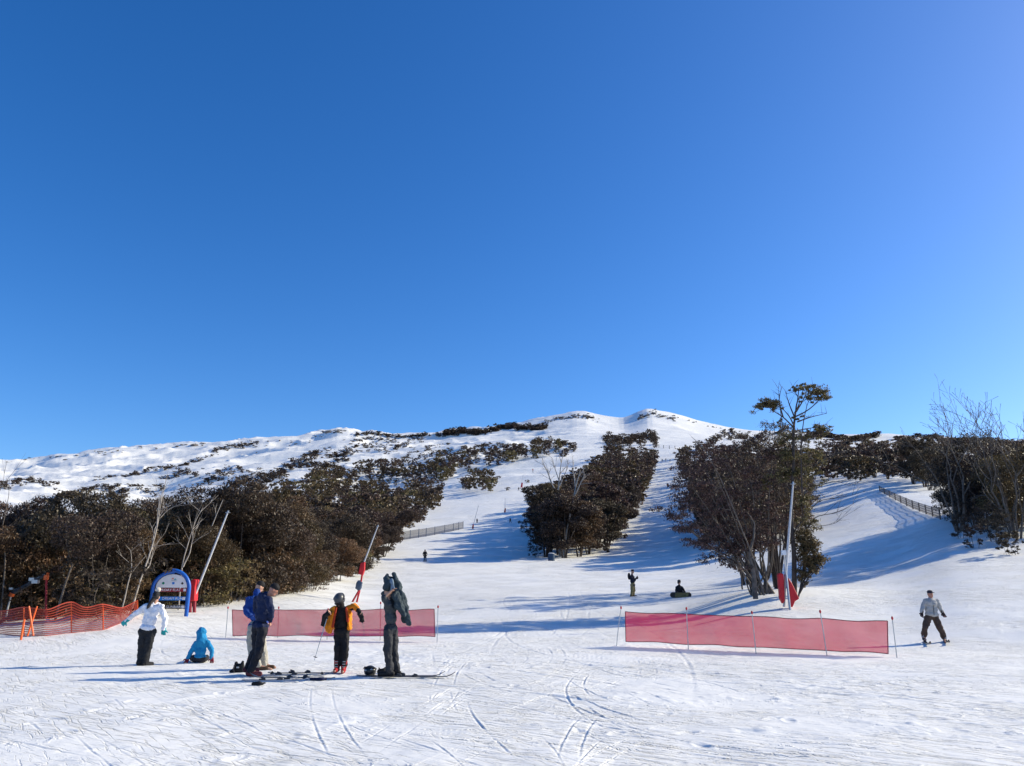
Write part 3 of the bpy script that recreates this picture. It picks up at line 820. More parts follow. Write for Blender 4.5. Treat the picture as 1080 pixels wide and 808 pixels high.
def co_of(me):
    a = np.empty(len(me.vertices) * 3, np.float32); me.vertices.foreach_get('co', a); return a.reshape(-1, 3)
def q_of(me):
    a = np.empty(len(me.loops), np.int32); me.loops.foreach_get('vertex_index', a); return a.reshape(-1, 4)
for i, (mn, lst) in enumerate(FAR.items()):
    T = TB()
    for cm, p, k, rz in lst:
        v = co_of(cm) * k; c, s = math.cos(rz), math.sin(rz)
        T.add(np.stack([v[:, 0] * c - v[:, 1] * s, v[:, 0] * s + v[:, 1] * c, v[:, 2]], 1) + p, q_of(cm))
    o = link('distant_forest', T.mesh('distant_forest'), bpy.data.materials[mn])
    tag(o, 'distant dark gums massed together on the upper mountain slopes', 'forest', kind='stuff')

# low scrub scattered over the open mountain
def scrub_field():
    T = TB(); rng = np.random.RandomState(8)
    bands = [  # px/py centre lines of scrub strips on the mountain, half-width, count, size
        ([(-10, 514), (30, 509), (62, 511)], 2.2, 90, 1.1),
        ([(98, 507), (130, 502), (165, 496), (200, 489), (224, 482)], 1.5, 190, 1.0),
        ([(112, 521), (140, 516), (165, 518)], 3, 60, 1.0),
        ([(62, 524), (95, 518), (126, 512)], 1.8, 90, 1.0),
        ([(160, 512), (200, 503), (240, 500), (268, 505)], 5, 120, 1.1),
        ([(224, 477), (245, 472), (272, 466)], 1.6, 130, 1.0),
        ([(318, 486), (345, 480), (385, 475), (420, 470), (446, 466)], 3.4, 300, 1.1),
        ([(262, 508), (290, 498), (330, 491), (372, 486)], 4.5, 220, 1.2),
        ([(372, 464), (395, 466), (420, 463)], 1.8, 70, 1.0),
        ([(342, 455.5), (352, 454.8), (362, 456)], 0.9, 24, 0.8),
        ([(375, 459.5), (400, 459), (430, 461), (465, 459)], 1.0, 130, 1.6),
        ([(468, 459), (500, 456), (530, 453), (560, 451), (575, 451)], 1.8, 330, 2.3),
        ([(572, 446), (600, 441), (618, 439), (632, 443)], 1.4, 70, 1.0),
        ([(560, 469), (580, 464), (600, 468), (606, 477), (592, 480)], 3.0, 110, 1.2),
        ([(484, 473), (520, 472), (548, 470)], 2.2, 60, 1.0),
        ([(428, 480), (450, 474), (475, 470)], 1.6, 45, 0.9),
        ([(637, 466), (655, 462), (690, 465), (692, 470)], 4.0, 280, 1.4),
        ([(672, 441), (690, 437.5), (702, 443), (712, 441)], 1.6, 40, 0.9),
        ([(715, 441), (740, 448), (770, 454.5)], 0.5, 14, 0.7),
        ([(735, 470), (770, 462), (800, 460), (850, 461)], 4, 260, 1.5),
        ([(850, 461), (900, 463), (925, 463)], 2, 240, 2.4),
        ([(945, 464), (985, 463), (1015, 465), (1080, 470)], 2.6, 260, 2.0),
        ([(1000, 474), (1080, 480)], 6, 120, 1.3),
        ([(470, 494), (500, 500), (540, 512), (600, 492)], 10, 12, 0.8),
        ([(0, 488), (60, 482), (120, 475), (200, 470), (280, 465)], 0.9, 46, 0.7),
    ]
    for line, hw, n, sz in bands:
        n = int(n * 0.85)
        line = np.array(line, float); d = np.r_[0, np.cumsum(np.hypot(*np.diff(line, axis=0).T))]
        t = rng.rand(n) * d[-1]
        px = np.interp(t, d, line[:, 0]); py = np.interp(t, d, line[:, 1]) + rng.normal(0, hw * 0.75, n) + hw * 0.9 * np.sin(t * 0.11 + n)
        P = hit(px, py); P = P[~np.isnan(P[:, 0])]
        for p in P:
            w = sz * rng.uniform(0.35, 1.6) * 2.3; cm = LOW[rng.randint(len(LOW))]; k = w / 6.0; a = rng.rand() * 6.283; c, s = math.cos(a), math.sin(a)
            v = cm[0]; kx = k * rng.uniform(1.0, 1.6)
            T.add(np.stack([(v[:, 0] * c - v[:, 1] * s) * kx, (v[:, 0] * s + v[:, 1] * c) * kx, v[:, 2] * k - 0.15 * w], 1) + p, cm[1])
    o = link('mountain_scrub', T.mesh('mountain_scrub'), M['leaf_dark'])
    tag(o, 'low dark scrub scattered over the snowy mountain', 'scrub', kind='stuff')
LOW = [(co_of(cm), q_of(cm)) for tm, cm, ph in PROTO[('bush', 4)]]
scrub_field()

# grey boulders breaking the snow on the skyline
def boulder(loc, sx, sy, sz, seed, label):
    rng = np.random.RandomState(seed); bmv = bmesh.new(); bmesh.ops.create_icosphere(bmv, subdivisions=3, radius=1.0)
    off = rng.rand(3) * 50
    for v in bmv.verts:
        n = float(fbm(v.co.x * 1.3 + off[0] + v.co.z, v.co.y * 1.3 + off[1], 3, seed)); v.co *= 1 + 0.55 * n
        v.co.x *= sx; v.co.y *= sy; v.co.z = v.co.z * sz
    me = bpy.data.meshes.new('boulder'); bmv.to_mesh(me); bmv.free()
    o = link('boulder', me, M['rock']); o.location = loc
    return tag(o, label, 'rock', 'rocks on the summit skyline')
for i, (px, py, s, lab) in enumerate([(347, 455.5, 5, 'grey rock on the small peak above the left forest'), (356, 455.5, 4, 'smaller grey rock beside the small peak above the left forest'),
        (606, 440, 4.2, 'left grey rock of the pair on the rounded summit'), (618, 439.5, 6, 'broad grey rock atop the rounded summit'),
        (676, 441, 5, 'grey rock at the left shoulder of the highest summit'), (708, 441.5, 4.5, 'grey rock right of the highest summit'),
        (205, 470, 5, 'grey rock on the skyline above the blue arch sign')]):
    p = spot(px, py); boulder(p, s, s, s * 0.5, 90 + i, lab)

def rock_scatter():
    rng = np.random.RandomState(77); bmv = bmesh.new()
    for line, hw, n, s0 in (([(180, 470), (205, 468.5), (222, 468)], .8, 14, 2.2), ([(338, 457.5), (352, 455), (366, 456)], 1.2, 22, 2.6), ([(596, 441), (608, 439), (626, 440)], 1.2, 30, 2.8), ([(674, 441), (690, 436.5), (704, 440), (712, 443)], 1.6, 30, 2.6),
            ([(230, 474), (300, 468), (340, 463)], 4, 26, 2.0), ([(60, 484), (130, 476)], 1.5, 14, 1.8), ([(320, 478), (380, 472), (440, 468)], 5, 26, 1.8), ([(720, 443), (760, 452)], .6, 10, 1.8)):
        line = np.array(line, float); tt = rng.rand(n); i = np.linspace(0, 1, len(line))
        P = hit(np.interp(tt, i, line[:, 0]), np.interp(tt, i, line[:, 1]) + rng.normal(0, hw, n))
        for p in P:
            if np.isnan(p[0]): continue
            sc = s0 * rng.uniform(.4, 1.4); r_ = bmesh.ops.create_icosphere(bmv, subdivisions=1, radius=1.0)
            k = np.array([rng.uniform(.7, 1.7), rng.uniform(.7, 1.3), rng.uniform(.35, .8)]) * sc
            for v in r_['verts']:
                f_ = rng.uniform(.7, 1.25); v.co = Vector((v.co.x * k[0] * f_ + p[0], v.co.y * k[1] * f_ + p[1], v.co.z * k[2] * f_ + p[2]))
    me = bpy.data.meshes.new('summit_rubble'); bmv.to_mesh(me); bmv.free()
    tag(link('summit_rubble', me, M['rock']), 'small grey-brown rocks poking through the snow along the skyline', 'rubble', kind='stuff')
rock_scatter()

# ------------------------------------------------------------------ single trees one can point at
def local_path(pxs, Y, base):
    return np.array([tuple(at(x, y, Y + dy) - base) for x, y, dy in pxs])

# tall umbrella gum behind the lance
b = spot(838, 628); Y = b.y
L = TB(); C = TB(); rng = np.random.RandomState(5)
def path(lst, Y=Y, b=b): return local_path([(x, y, d) for x, y, d in lst], Y, b)
def dense(pts, n): 
    t = np.linspace(0, 1, len(pts)); tt = np.linspace(0, 1, n)
    return pchip(t, pts, tt)
main = dense(path([(838, 630, 0), (838, 590, 0), (836, 540, .2), (838, 490, .1), (838, 450, 0), (840, 432, 0), (843, 410, 0)]), 22)
L.limb(wobble(rng, main, 0.03), np.linspace(0.13, 0.02, 22), 8)
subs = [[(838, 452, 0), (826, 440, .2), (815, 433, .4), (808, 427, .5)], [(838, 440, 0), (850, 434, -.2), (862, 424, -.3), (868, 416, -.3)], [(838, 440, 0), (832, 425, .3), (828, 412, .4)],
        [(840, 434, 0), (848, 420, .3), (852, 408, .4)], [(826, 440, .2), (822, 424, .3), (824, 409, .2)], [(838, 455, 0), (852, 452, .4), (868, 450, .6)], [(838, 436, 0), (843, 424, -.4), (836, 408, -.5)],
        [(838, 462, 0), (824, 458, .3), (823, 440, .4)], [(829, 520, .5), (828, 470, .5), (823, 432, .5), (821, 410, .5)], [(846, 520, -.4), (845, 470, -.4), (850, 432, -.4), (858, 410, -.4)], [(841, 445, .2), (855, 440, .4), (872, 436, .6)], [(838, 450, 0), (830, 436, -.3), (818, 424, -.3)], [(836, 500, 0), (848, 492, .3), (858, 486, .4)], [(837, 520, 0), (826, 508, .3), (820, 502, .3)], [(838, 560, 0), (846, 550, .3), (853, 546, .4)]]
for s in subs:
    q = dense(path(s), 8); L.limb(q, np.linspace(0.042, 0.008, 8), 5)
    for _ in range(7):
        i = rng.randint(3, 8); d = rng.normal(size=3) * [0.3, 0.3, 0.15] + [0, 0, 0.25]; L.limb(np.array([q[i], q[i] + d * 0.5 + [0, 0, 0.02], q[i] + d]), [0.012, 0.008, 0.004], 3)
puffs = [(807, 425, .5, .48, .22, 1000), (815, 427, .4, .40, .2, 600), (846, 408, .2, .36, .20, 420), (856, 410, -.2, .55, .26, 900), (867, 415, -.3, .40, .26, 520), (862, 412, .3, .4, .2, 300), (838, 409, .3, .22, .15, 90), (850, 418, .3, .3, .2, 160), (872, 420, -.2, .22, .15, 90), (838, 438, 0, .24, .18, 200),
         (866, 450, .6, .45, .22, 420), (858, 452, .5, .35, .2, 250), (822, 446, .4, .16, .16, 80), (858, 486, .4, .5, .4, 500), (820, 503, .3, .5, .35, 500), (845, 525, .3, .5, .5, 600), (852, 548, .4, .5, .5, 600),
         (832, 475, .2, .5, .4, 450), (842, 500, .2, .5, .4, 500), (828, 488, .3, .7, .5, 900), (850, 478, .4, .6, .45, 700), (846, 460, .3, .5, .3, 420), (826, 462, .3, .5, .3, 420), (848, 505, .3, .6, .5, 700)]
for x, y, d, rx, rzz, n in puffs:
    c0 = np.array(at(x, y, Y + d) - b)
    for _ in range(max(4, n // 38)):
        off = rng.normal(size=3) * [rx * .62, rx * .62, rzz * .55]; off[2] -= 0.35 * (off[0] ** 2 + off[1] ** 2) / max(rx, .1) * .6
        sub = rx * rng.uniform(.2, .55)
        C.leaves(rng, clump_pts(rng, c0 + off, (sub, sub, sub * .5), int(rng.uniform(35, 75)), .1, .35), 0.12, 0.038, 0.6)
        L.limb(np.array([c0 + [0, 0, -rzz * .8], c0 + off * .6 + [0, 0, -.1], c0 + off]), [.016, .011, .005], 3)
tree('umbrella_gum', L, C, b, 'tallest gum with flat umbrella tops, rising above the white snow lance', 'tree', leaf='leaf_green', bark='bark_dark')

# leafy low gum right of the lance
b = spot(842, 630); Y = b.y
L = TB(); C = TB()
for s in ([(842, 630, 0), (848, 612, .1), (856, 598, .2), (860, 585, .2)], [(842, 630, 0), (846, 610, .2), (848, 588, .4), (850, 570, .5)], [(843, 626, 0), (854, 608, 0), (866, 598, 0)]):
    q = dense(local_path(s, Y, b), 8); L.limb(q, np.linspace(0.045, 0.012, 8), 5)
for x, y, d, rr, n in ((849, 565, .4, .45, 900), (856, 578, .2, .5, 1100), (862, 590, .1, .42, 800), (851, 592, .4, .5, 900), (846, 606, .2, .38, 500), (858, 600, .1, .34, 400), (845, 580, .5, .5, 700), (849, 617, .1, .2, 120)):
    C.leaves(rng, clump_pts(rng, np.array(at(x, y, Y + d) - b), (rr, rr, rr * 0.9), n), 0.13, 0.055, 0.4)
tree('low_gum', L, C, b, 'low olive leafy gum leaning right from the foot of the big clump', 'tree', leaf='leaf_green', bark='bark_dark')

# fan of stems leaning left out of the big clump
b = spot(806, 626); Y = b.y
L = TB(); C = TB(); rng = np.random.RandomState(21)
tips = [(712, 545), (716, 520), (722, 500), (734, 535), (728, 560), (745, 515), (752, 545), (750, 490), (765, 475), (780, 470), (770, 520), (790, 500), (800, 465), (815, 480), (722, 556), (738, 478), (735, 498),
        (742, 572), (760, 560), (778, 545), (795, 540), (812, 530), (826, 500), (822, 545), (718, 534), (729, 515)]
for i, (x, y) in enumerate(tips):
    d = rng.uniform(-1.6, 2.0)
    s = [(806 + rng.uniform(-14, 12), 628, rng.uniform(-.4, .4)), (806 + (x - 806) * 0.22 + rng.uniform(-5, 5), 600, d * .3), (806 + (x - 806) * 0.62, y + (620 - y) * 0.40, d * .7), (x, y, d)]
    q = wobble(rng, dense(local_path(s, Y, b), 14), 0.03); L.limb(q, np.linspace(rng.uniform(0.035, 0.08), 0.010, 14), 5)
    for j in range(7):
        i0 = rng.randint(6, 14); p = q[i0]
        e = rng.normal(size=3) * 0.4 + [-.25, 0, 0.25]; e = e / np.linalg.norm(e) * rng.uniform(0.4, 1.0)
        L.limb(wobble(rng, np.array([p, p + e * 0.4 - [0, 0, .03], p + e * 0.7, p + e]), 0.02), [0.016, 0.012, 0.008, 0.004], 3)
        C.leaves(rng, clump_pts(rng, p + e, (0.5, 0.5, 0.22), 120), 0.125, 0.044, 0.6)
    C.leaves(rng, clump_pts(rng, q[-1], (0.62, 0.62, 0.26), 380), 0.125, 0.044, 0.6)
tree('fan_gum', L, C, b, 'wide bronze gum whose many stems fan out to the left above the run', 'tree', leaf='leaf_red', bark='bark')

def bare_tree(name, paths, base_px, label, bark='bark_pale', group=None, twigs=4, seed=1, r0=0.07, dY=0.0, tl=0.5):
    b = spot(*base_px); b = Vector((b.x, b.y, b.z)); rng = np.random.RandomState(seed); L = TB()
    for pp in paths:
        pts, rad = pp[:-1], pp[-1]
        q = wobble(rng, dense(local_path([(x, y, dd) for x, y, dd in pts], b.y + dY, b), 12), 0.012)
        L.limb(q, np.linspace(rad, max(rad * 0.25, 0.006), 12), 6)
        for _ in range(twigs):
            i = rng.randint(5, 12); e = rng.normal(size=3) * [.5, .4, .3] + (q[-1] - q[0]) / (np.linalg.norm(q[-1] - q[0]) + 1e-6) * 0.9
            e = e / np.linalg.norm(e) * rng.uniform(0.4, 1.2) * tl * 2
            m = q[i] + e * 0.5 + rng.normal(size=3) * 0.05
            L.limb(np.array([q[i], m, q[i] + e]), [rad * 0.3, rad * 0.2, 0.005], 4)
            for _k in range(2):
                e2 = e * 0.5 + rng.normal(size=3) * 0.25 * tl
                L.limb(np.array([m, m + e2 * .5, m + e2]), [rad * 0.16, rad * 0.12, 0.004], 3)
    return tree(name, L, None, b, label, 'tree', group, bark=bark)

bare_tree('dead_tree', [[(797, 632, -.6), (795, 605, -.6), (791, 585, -.6), (795, 565, -.6), (796, 552, -.6), .12]], (797, 632), 'pale bare trunk standing in front of the big right clump', 'bark', twigs=2, r0=.1, tl=0.3)
bare_tree('dead_tree', [[(806, 628, -1.2), (795, 590, -1.3), (782, 557, -1.5), (771, 530, -1.6), (758, 500, -1.6), (742, 472, -1.7), .045]], (806, 628), 'long pale dead stem slanting left across the big right clump', 'bark', twigs=2, tl=0.4)
bare_tree('dead_tree', [[(848, 612, 1), (850, 570, 1), (849, 520, 1), (851, 480, 1), (855, 452, 1), .09], [(849, 560, 1), (862, 545, 1), (885, 540, 1), (905, 528, 1), .04], [(849, 545, 1), (866, 528, 1), (890, 524, 1), (903, 521, 1), .04],
     [(849, 530, 1), (862, 515, 1), (880, 508, 1), (895, 512, 1), .035], [(850, 520, 1), (862, 500, 1), (872, 480, 1), .03], [(849, 550, 1), (840, 520, 1), (828, 500, 1), .03], [(850, 500, 1), (866, 486, 1), (884, 478, 1), .03],
     [(849, 566, 1), (862, 556, 1), (880, 552, 1), (890, 545, 1), .03]],
     (848, 612), 'grey dead tree spreading bare branches to the right of the big clump', 'bark', twigs=6, tl=0.7, seed=4)
bare_tree('dead_tree', [[(783, 622, 0), (781, 600, 0), (778, 590, 0), .05]], (783, 622), 'short thin stump at the left foot of the big right clump', 'bark_dark', twigs=3)

# bleached trees by the middle island
g = None
bare_tree('dead_tree', [[(591, 586, 0), (589, 560, 0), (588, 530, 0), (590, 505, 0), (592, 488, 0), .26], [(589, 530, 0), (583, 512, 0), (577, 497, 0), (572, 488, 0), .13], [(588, 520, 0), (580, 506, 0), (576, 490, 0), .12],
      [(589, 515, 0), (596, 500, 0), (600, 488, 0), .11], [(590, 508, 0), (586, 496, 0), (583, 484, 0), .10]], (591, 586), 'bleached dead tree with forked bare top at the left front of the tree island', twigs=6, tl=1.0, seed=2)
bare_tree('dead_tree', [[(594, 588, -1), (597, 565, -1), (603, 535, -1), (607, 515, -1), (612, 496, -1), .22], [(605, 525, -1), (612, 510, -1), (617, 500, -1), .12], [(607, 515, -1), (605, 500, -1), (604, 490, -1), .10]],
      (594, 588), 'bleached dead tree leaning right in front of the tree island', twigs=5, tl=1.0, seed=3)
bare_tree('dead_tree', [[(616, 575, -5), (612, 545, -5), (610, 520, -5), (613, 505, -5), .10]], (616, 578), 'thin grey dead tree inside the near end of the tree island', 'bark', twigs=6, tl=1.0, seed=6)

# pale stems in front of the left forest
bare_tree('dead_tree', [[(137, 649, 0), (148, 612, 0), (158, 584, 0), (165, 560, 0), (169, 538, 0), (172, 516, 0), .05], [(160, 580, 0), (163, 560, .2), (176, 540, .3), (197, 530, .2), .028], [(165, 560, 0), (168, 530, -.2), (178, 508, -.3), .025], [(152, 603, 0), (158, 595, .2), (163, 572, .2), .035]],
      (137, 649), 'tall pale leaning gum stem rising beside the blue arch sign', twigs=5, tl=0.6, seed=7)
bare_tree('dead_tree', [[(127, 651, 0), (134, 620, 0), (139, 600, 0), (138, 582, 0), .035]], (127, 651), 'thin pale stem behind the end of the orange netting', twigs=4, tl=0.5, seed=8)
bare_tree('dead_tree', [[(188, 645, 1), (192, 600, 1), (198, 575, 1), (207, 548, 1), (214, 535, 1), .04], [(193, 598, 1), (201, 580, 1), (204, 560, 1), .04]], (188, 645), 'branching grey stem behind the blue arch sign', twigs=6, tl=0.6, seed=9)
bare_tree('dead_tree', [[(203, 642, 2.0), (214, 600, 2.5), (222, 560, 2.5), (235, 527, 2.5), .06]], (203, 643), 'thin pale slanting stem behind the left snow lance', twigs=3, tl=0.5, seed=10)
bare_tree('dead_tree', [[(58, 655, 0), (75, 600, 0), (100, 565, 0), .05]], (58, 656), 'pale slanting branchy stem in the forest behind the orange netting', 'bark', twigs=5, tl=0.6, seed=14)
bare_tree('dead_tree', [[(0, 657, 0), (6, 590, 0), (2, 560, 0), (10, 522, 0), .04], [(4, 570, 0), (-8, 535, 0), (2, 512, 0), .03]], (2, 657), 'bare grey stem at the left end of the forest behind the dark boom', 'bark', twigs=5, tl=0.8, seed=15)

# dead trees on the right
L = dead(3, h=10.2, nst=5, spread=1.8, r0=0.13, depth=4); p = spot(1012, 560)
tree('dead_tree', L, None, p, 'large grey dead tree with spreading bare crown beside the slatted fence', 'tree', bark='bark', sc=0.95)
L = dead(11, h=10.2, nst=7, spread=2.3, r0=0.12, depth=4); p = spot(1072, 568)
tree('dead_tree', L, None, p, 'bare dead tree with a dense fan of limbs at the right edge', 'tree', bark='bark', sc=0.95, rz=1.0)

# low shrubs along the foot of the left forest
SH = [gum(300 + i, h=1.7, nst=6, spread=0.9, bare=0.02, cl=0.42, nbr=4, nleaf=2600, ln=0.11, wd=0.04, rbase=0.07, flat=0.7) for i in range(3)]
SHM = [(L_.mesh('trunk', True), C_.mesh('crown')) for L_, C_ in SH]
for (a_, b_), lf in zip(SHM, ('leaf', 'leaf_green', 'leaf_dark')): a_.materials.append(M['bark']); b_.materials.append(M[lf])
_r = np.random.RandomState(44)
for i, px in enumerate(np.linspace(5, 395, 30)):
    py = np.interp(px, [0, 60, 125, 150, 215, 262, 330, 372, 402], [655, 653, 648, 642, 639, 631, 622, 606, 590]) - _r.uniform(-.5, 3.5)
    p = spot(px + _r.uniform(-4, 4), py); lab = 'low shrub at the foot of the forest behind the orange netting' if px < 140 else ('low shrub at the foot of the forest near the blue arch sign' if px < 225 else 'low shrub at the forest edge above the nearer pink net')
    root = thing('shrub', p, lab, 'shrub', 'low shrubs along the forest edge', _r.uniform(0, 6.28)); k = _r.uniform(.7, 1.6); root.scale = (k * 1.2, k * 1.2, k)
    for nm, me in zip(('trunk', 'crown'), SHM[i % 3]):
        o = bpy.data.objects.new(nm, me); COL.objects.link(o); o.parent = root
# low bushes on the snow bank at the right
for px, py, hh, lf, lab in ((1000, 548, 3.6, 'leaf_green', 'thin olive bush at the end of the slatted fence'), (1029, 579, 1.6, 'leaf_dark', 'low dark bush on the shaded bank below the right clump'),
        (1058, 576, 2.2, 'leaf_dark', 'bushy dark shrub on the shaded bank at the right edge'), (1014, 568, 1.8, 'leaf_dark', 'dark shrub at the left foot of the right edge clump'),
        (1065, 585, 1.5, 'leaf_dark', 'low twiggy bush half buried in snow at the right edge'), (1046, 572, 2.6, 'leaf_dark', 'dark bush between the low ones of the right clump')):
    L, C = gum(int(px), h=hh, nst=5, spread=hh * 0.32, bare=0.1, cl=hh * 0.16, nbr=4, nleaf=1800, ln=0.13, wd=0.05, rbase=0.06)
    tree('bush', L, C, spot(px, py), lab, 'bush', leaf=lf)
for px, py, hh, lab in ((566, 588, 3.0, 'dark bush beside the blue-grey drum at the tree island'), (640, 583, 2.4, 'low dark bush at the right foot of the tree island'), (553, 562, 3.4, 'outlying bush at the left edge of the tree island')):
    L, C = gum(int(px), h=hh, nst=5, spread=hh * 0.4, bare=0.1, cl=hh * 0.2, nbr=4, nleaf=1500, ln=0.22, wd=0.09, rbase=0.06)
    tree('bush', L, C, spot(px, py), lab, 'bush', leaf='leaf_dark')
# ------------------------------------------------------------------ netting barriers
def barrier(label, posts, net, corner_dy=0.0, red_tip=True):
    """posts: (base px, base py, top px, top py); net: left and right (px top, py top, py bottom)"""
    b0, b1 = spot(posts[0][0], posts[0][1]), spot(posts[-1][0], posts[-1][1])
    root = thing('safety_net', (b0 + b1) / 2, label, 'safety net')
    o = Vector(root.location)
    def Yat(px):
        """distance of the line between the end posts in that column"""
        lo, hi = 0.0, 1.0
        for _ in range(40):
            m = (lo + hi) / 2; p = b0.lerp(b1, m)
            if project(p.x, p.y, p.z)[0] < px: lo = m
            else: hi = m
        return b0.lerp(b1, (lo + hi) / 2).y
    N, K = 60, 8
    V = []; rng = np.random.RandomState(3)
    (xl, tl, bl), (xr, tr_, br) = net
    sag = [0.0] * (N + 1)
    px_posts = [p[2] for p in posts]
    for i in range(N + 1):
        t = i / N; px = xl + (xr - xl) * t
        Y = Yat(px)
        inner = sorted([abs(px - q) for q in px_posts])[0]
        s = min(inner / 40.0, 1.0)
        for k in range(K + 1):
            u = k / K
            py = (tl + (tr_ - tl) * t) * (1 - u) + (bl + (br - bl) * t) * u + s * 1.3 * (1 - u) - s * 0.7 * u + .35 * math.sin(t * 31 + u)
            p = at(px + (0.9 * u if t > 0.5 else 0.6 * u), py, Y - 0.02) - o
            p.y += (0.05 * math.sin(t * 19 + u * 2) + .03 * math.sin(t * 47 - u * 3)) * s
            V.append(tuple(p))
    W = K + 1
    Q = [(i * W + k, i * W + k + 1, (i + 1) * W + k + 1, (i + 1) * W + k) for i in range(N) for k in range(K)]
    link('net', mesh_np('net', V, Q, True), M['pinknet'], root)
    hem = MB()
    for k in (0, K): hem.tube([V[i * W + k] for i in range(N + 1)], 0.012, 5)
    for i in (0, N): hem.tube([V[i * W + k] for k in range(W)], 0.014, 5)
    hem.build('hem', M['maroon'], root)
    for (bx, by, tx, ty) in posts:
        p = spot(bx, by); q = at(tx, ty, p.y)
        pm = MB().tube([p - o - Vector((0, 0, .15)), p - o + (q - p) * 0.5, q - o], 0.013, 6).build('post', M['steel'], root)
        if red_tip: MB().ell(q - o, (0.028, 0.028, 0.05)).build('tip', M['redpole'], pm)
    return root
barrier('long see-through pink net on thin posts, right of the piste near the skier', [(649.5, 682, 655, 641), (726, 686, 724, 642), (797.5, 689.5, 793, 646), (872.5, 692, 865, 645), (946, 693.5, 941, 652)],
        ((659.5, 645, 676.5), (936, 655, 689.5)))
barrier('see-through pink net behind the four people standing among their gear', [(238, 673, 240.5, 641), (293, 673, 294, 641), (345, 675, 346, 643), (401, 676, 401.5, 636), (461, 677, 462, 640)],
        ((245, 643, 670.5), (458, 642.5, 671.5)), red_tip=True)

# ------------------------------------------------------------------ orange fence netting on the left
def orange_fence():
    bot = [(-40, 667), (0, 669), (25, 671.5), (48, 671), (75, 668), (92, 666.5), (108, 665), (127, 658), (145, 648.5)]
    top = [(-40, 643), (0, 645), (25.5, 641), (48, 643.5), (74.8, 635.4), (91, 641), (108.4, 637.8), (127, 641.5), (144.8, 633.7)]
    G = [spot(*p) for p in bot]
    root = thing('orange_netting_fence', G[4], 'sagging orange plastic netting fence in front of the left forest', 'fence'); o = Vector(root.location)
    n = 90; tt = np.linspace(0, len(bot) - 1, n); idx = np.arange(len(bot))
    B = np.stack([np.interp(tt, idx, [g[i] for g in G]) for i in range(3)], 1)
    tx = np.interp(tt, idx, [p[0] for p in top]); ty = pchip(idx, [p[1] for p in top], tt)
    T = np.array([tuple(at(tx[i], ty[i], B[i, 1])) for i in range(n)])
    K = 13; grid = np.zeros((n, K, 3)); rng = np.random.RandomState(2)
    for k in range(K):
        u = k / (K - 1)
        grid[:, k] = T * (1 - u) + B * u
        grid[:, k, 2] += -0.05 * np.sin(math.pi * u) * np.abs(np.sin(tt * math.pi)) + 0.01
        grid[:, k, 1] += 0.025 * np.sin(tt * 5.0 + u * 3)
    grid -= np.array(o)
    mb = MB()
    for k in range(K):
        w = 0.011 if 0 < k < K - 1 else 0.020
        P = grid[:, k]; V = []
        for p in P: V += [(p[0], p[1], p[2] - w), (p[0], p[1], p[2] + w)]
        mb.add(V, [(2 * i, 2 * i + 2, 2 * i + 3, 2 * i + 1) for i in range(n - 1)])
    m = 190
    for j in range(m):
        t = j / (m - 1) * (n - 1); i = min(int(t), n - 2); f = t - i; P = grid[i] * (1 - f) + grid[i + 1] * f; V = []
        for p in P: V += [(p[0] - .006, p[1] + .004, p[2]), (p[0] + .006, p[1] + .004, p[2])]
        mb.add(V, [(2 * q, 2 * q + 1, 2 * q + 3, 2 * q + 2) for q in range(K - 1)])
    mb.build('net', M['orangenet'], root, smooth=False)
    for i, (bx, tp) in enumerate(((25, 640), (75, 634.5), (108.5, 637), (145, 633))):
        p = spot(bx, np.interp(bx, [q[0] for q in bot], [q[1] for q in bot])); q = at(bx, tp, p.y + 0.05)
        MB().tube([p + Vector((0, .05, -.1)) - o, q - o], 0.018, 6).build('post', M['orange'], root)
orange_fence()

def rod(name, p, q, r, m, label, cat, group=None, seg=8):
    p, q = Vector(p), Vector(q)
    o = MB().tube([tuple(Vector((0, 0, 0))), tuple((q - p) * 0.5), tuple(q - p)], [r, r, r * 0.9], seg).build(name, M[m])
    o.location = p
    return tag(o, label, cat, group)
Yx = spot(30, 673).y - 0.25
rod('marker_pole', at(35.2, 670.5, Yx), at(30.6, 639.4, Yx), 0.028, 'orange', 'orange pole crossing another in an X, leaning left at the top', 'pole')
rod('marker_pole', at(28.8, 671, Yx + .12), at(39.2, 639.4, Yx + .12), 0.028, 'orange', 'orange pole crossing another in an X, leaning right at the top', 'pole')
rod('marker_pole', at(22.0, 675, Yx - .4), at(25.8, 653, Yx - .4), 0.035, 'orange', 'short orange pole standing left of the crossed pair', 'pole')

# dark boom with orange fittings
def boom():
    Y = 34.6; g = spot(47, 660); base = at(48, 650, Y); base.z = float(H(base.x, base.y))
    root = thing('boom_barrier', base, 'slanting dark metal boom with orange fittings above the orange netting', 'barrier'); o = Vector(base)
    P = lambda x, y, d=0: at(x, y, Y + d) - o
    MB().tube([P(-25, 643), P(0, 632), P(12, 626.2), P(30, 616.5), P(47, 606.8)], [.10, .10, .10, .085, .06], 8).build('beam', M['dark'], root)
    MB().tube([P(14, 622.5), P(22, 620), P(33, 613), P(47, 605.8)], .03, 6).build('cable', M['steel'], root)
    MB().box(P(12.3, 627.3, -.05), (.15, .2, .14), Matrix.Rotation(0.5, 3, 'Y')).build('fitting', M['orange'], root)
    MB().box(P(48.8, 609, -.05), (.13, .16, .2)).ell(P(50.5, 605.2), (.06, .06, .06)).build('fitting', M['orange'], root)
    MB().tube([P(48.9, 611), P(48.2, 652)], .042, 8).build('upright', M['redpole'], root)
    MB().tube([P(11.5, 629), P(8, 642), P(5, 660)], .04, 8).build('leg', M['steel'], root)
    for x, y, s in ((34, 611, .14), (37.5, 613.5, .16), (12, 621, .10)):
        MB().box(P(x, y, -.1), (s * 1.6, s, s)).build('bracket', M['steel'], root)
boom()
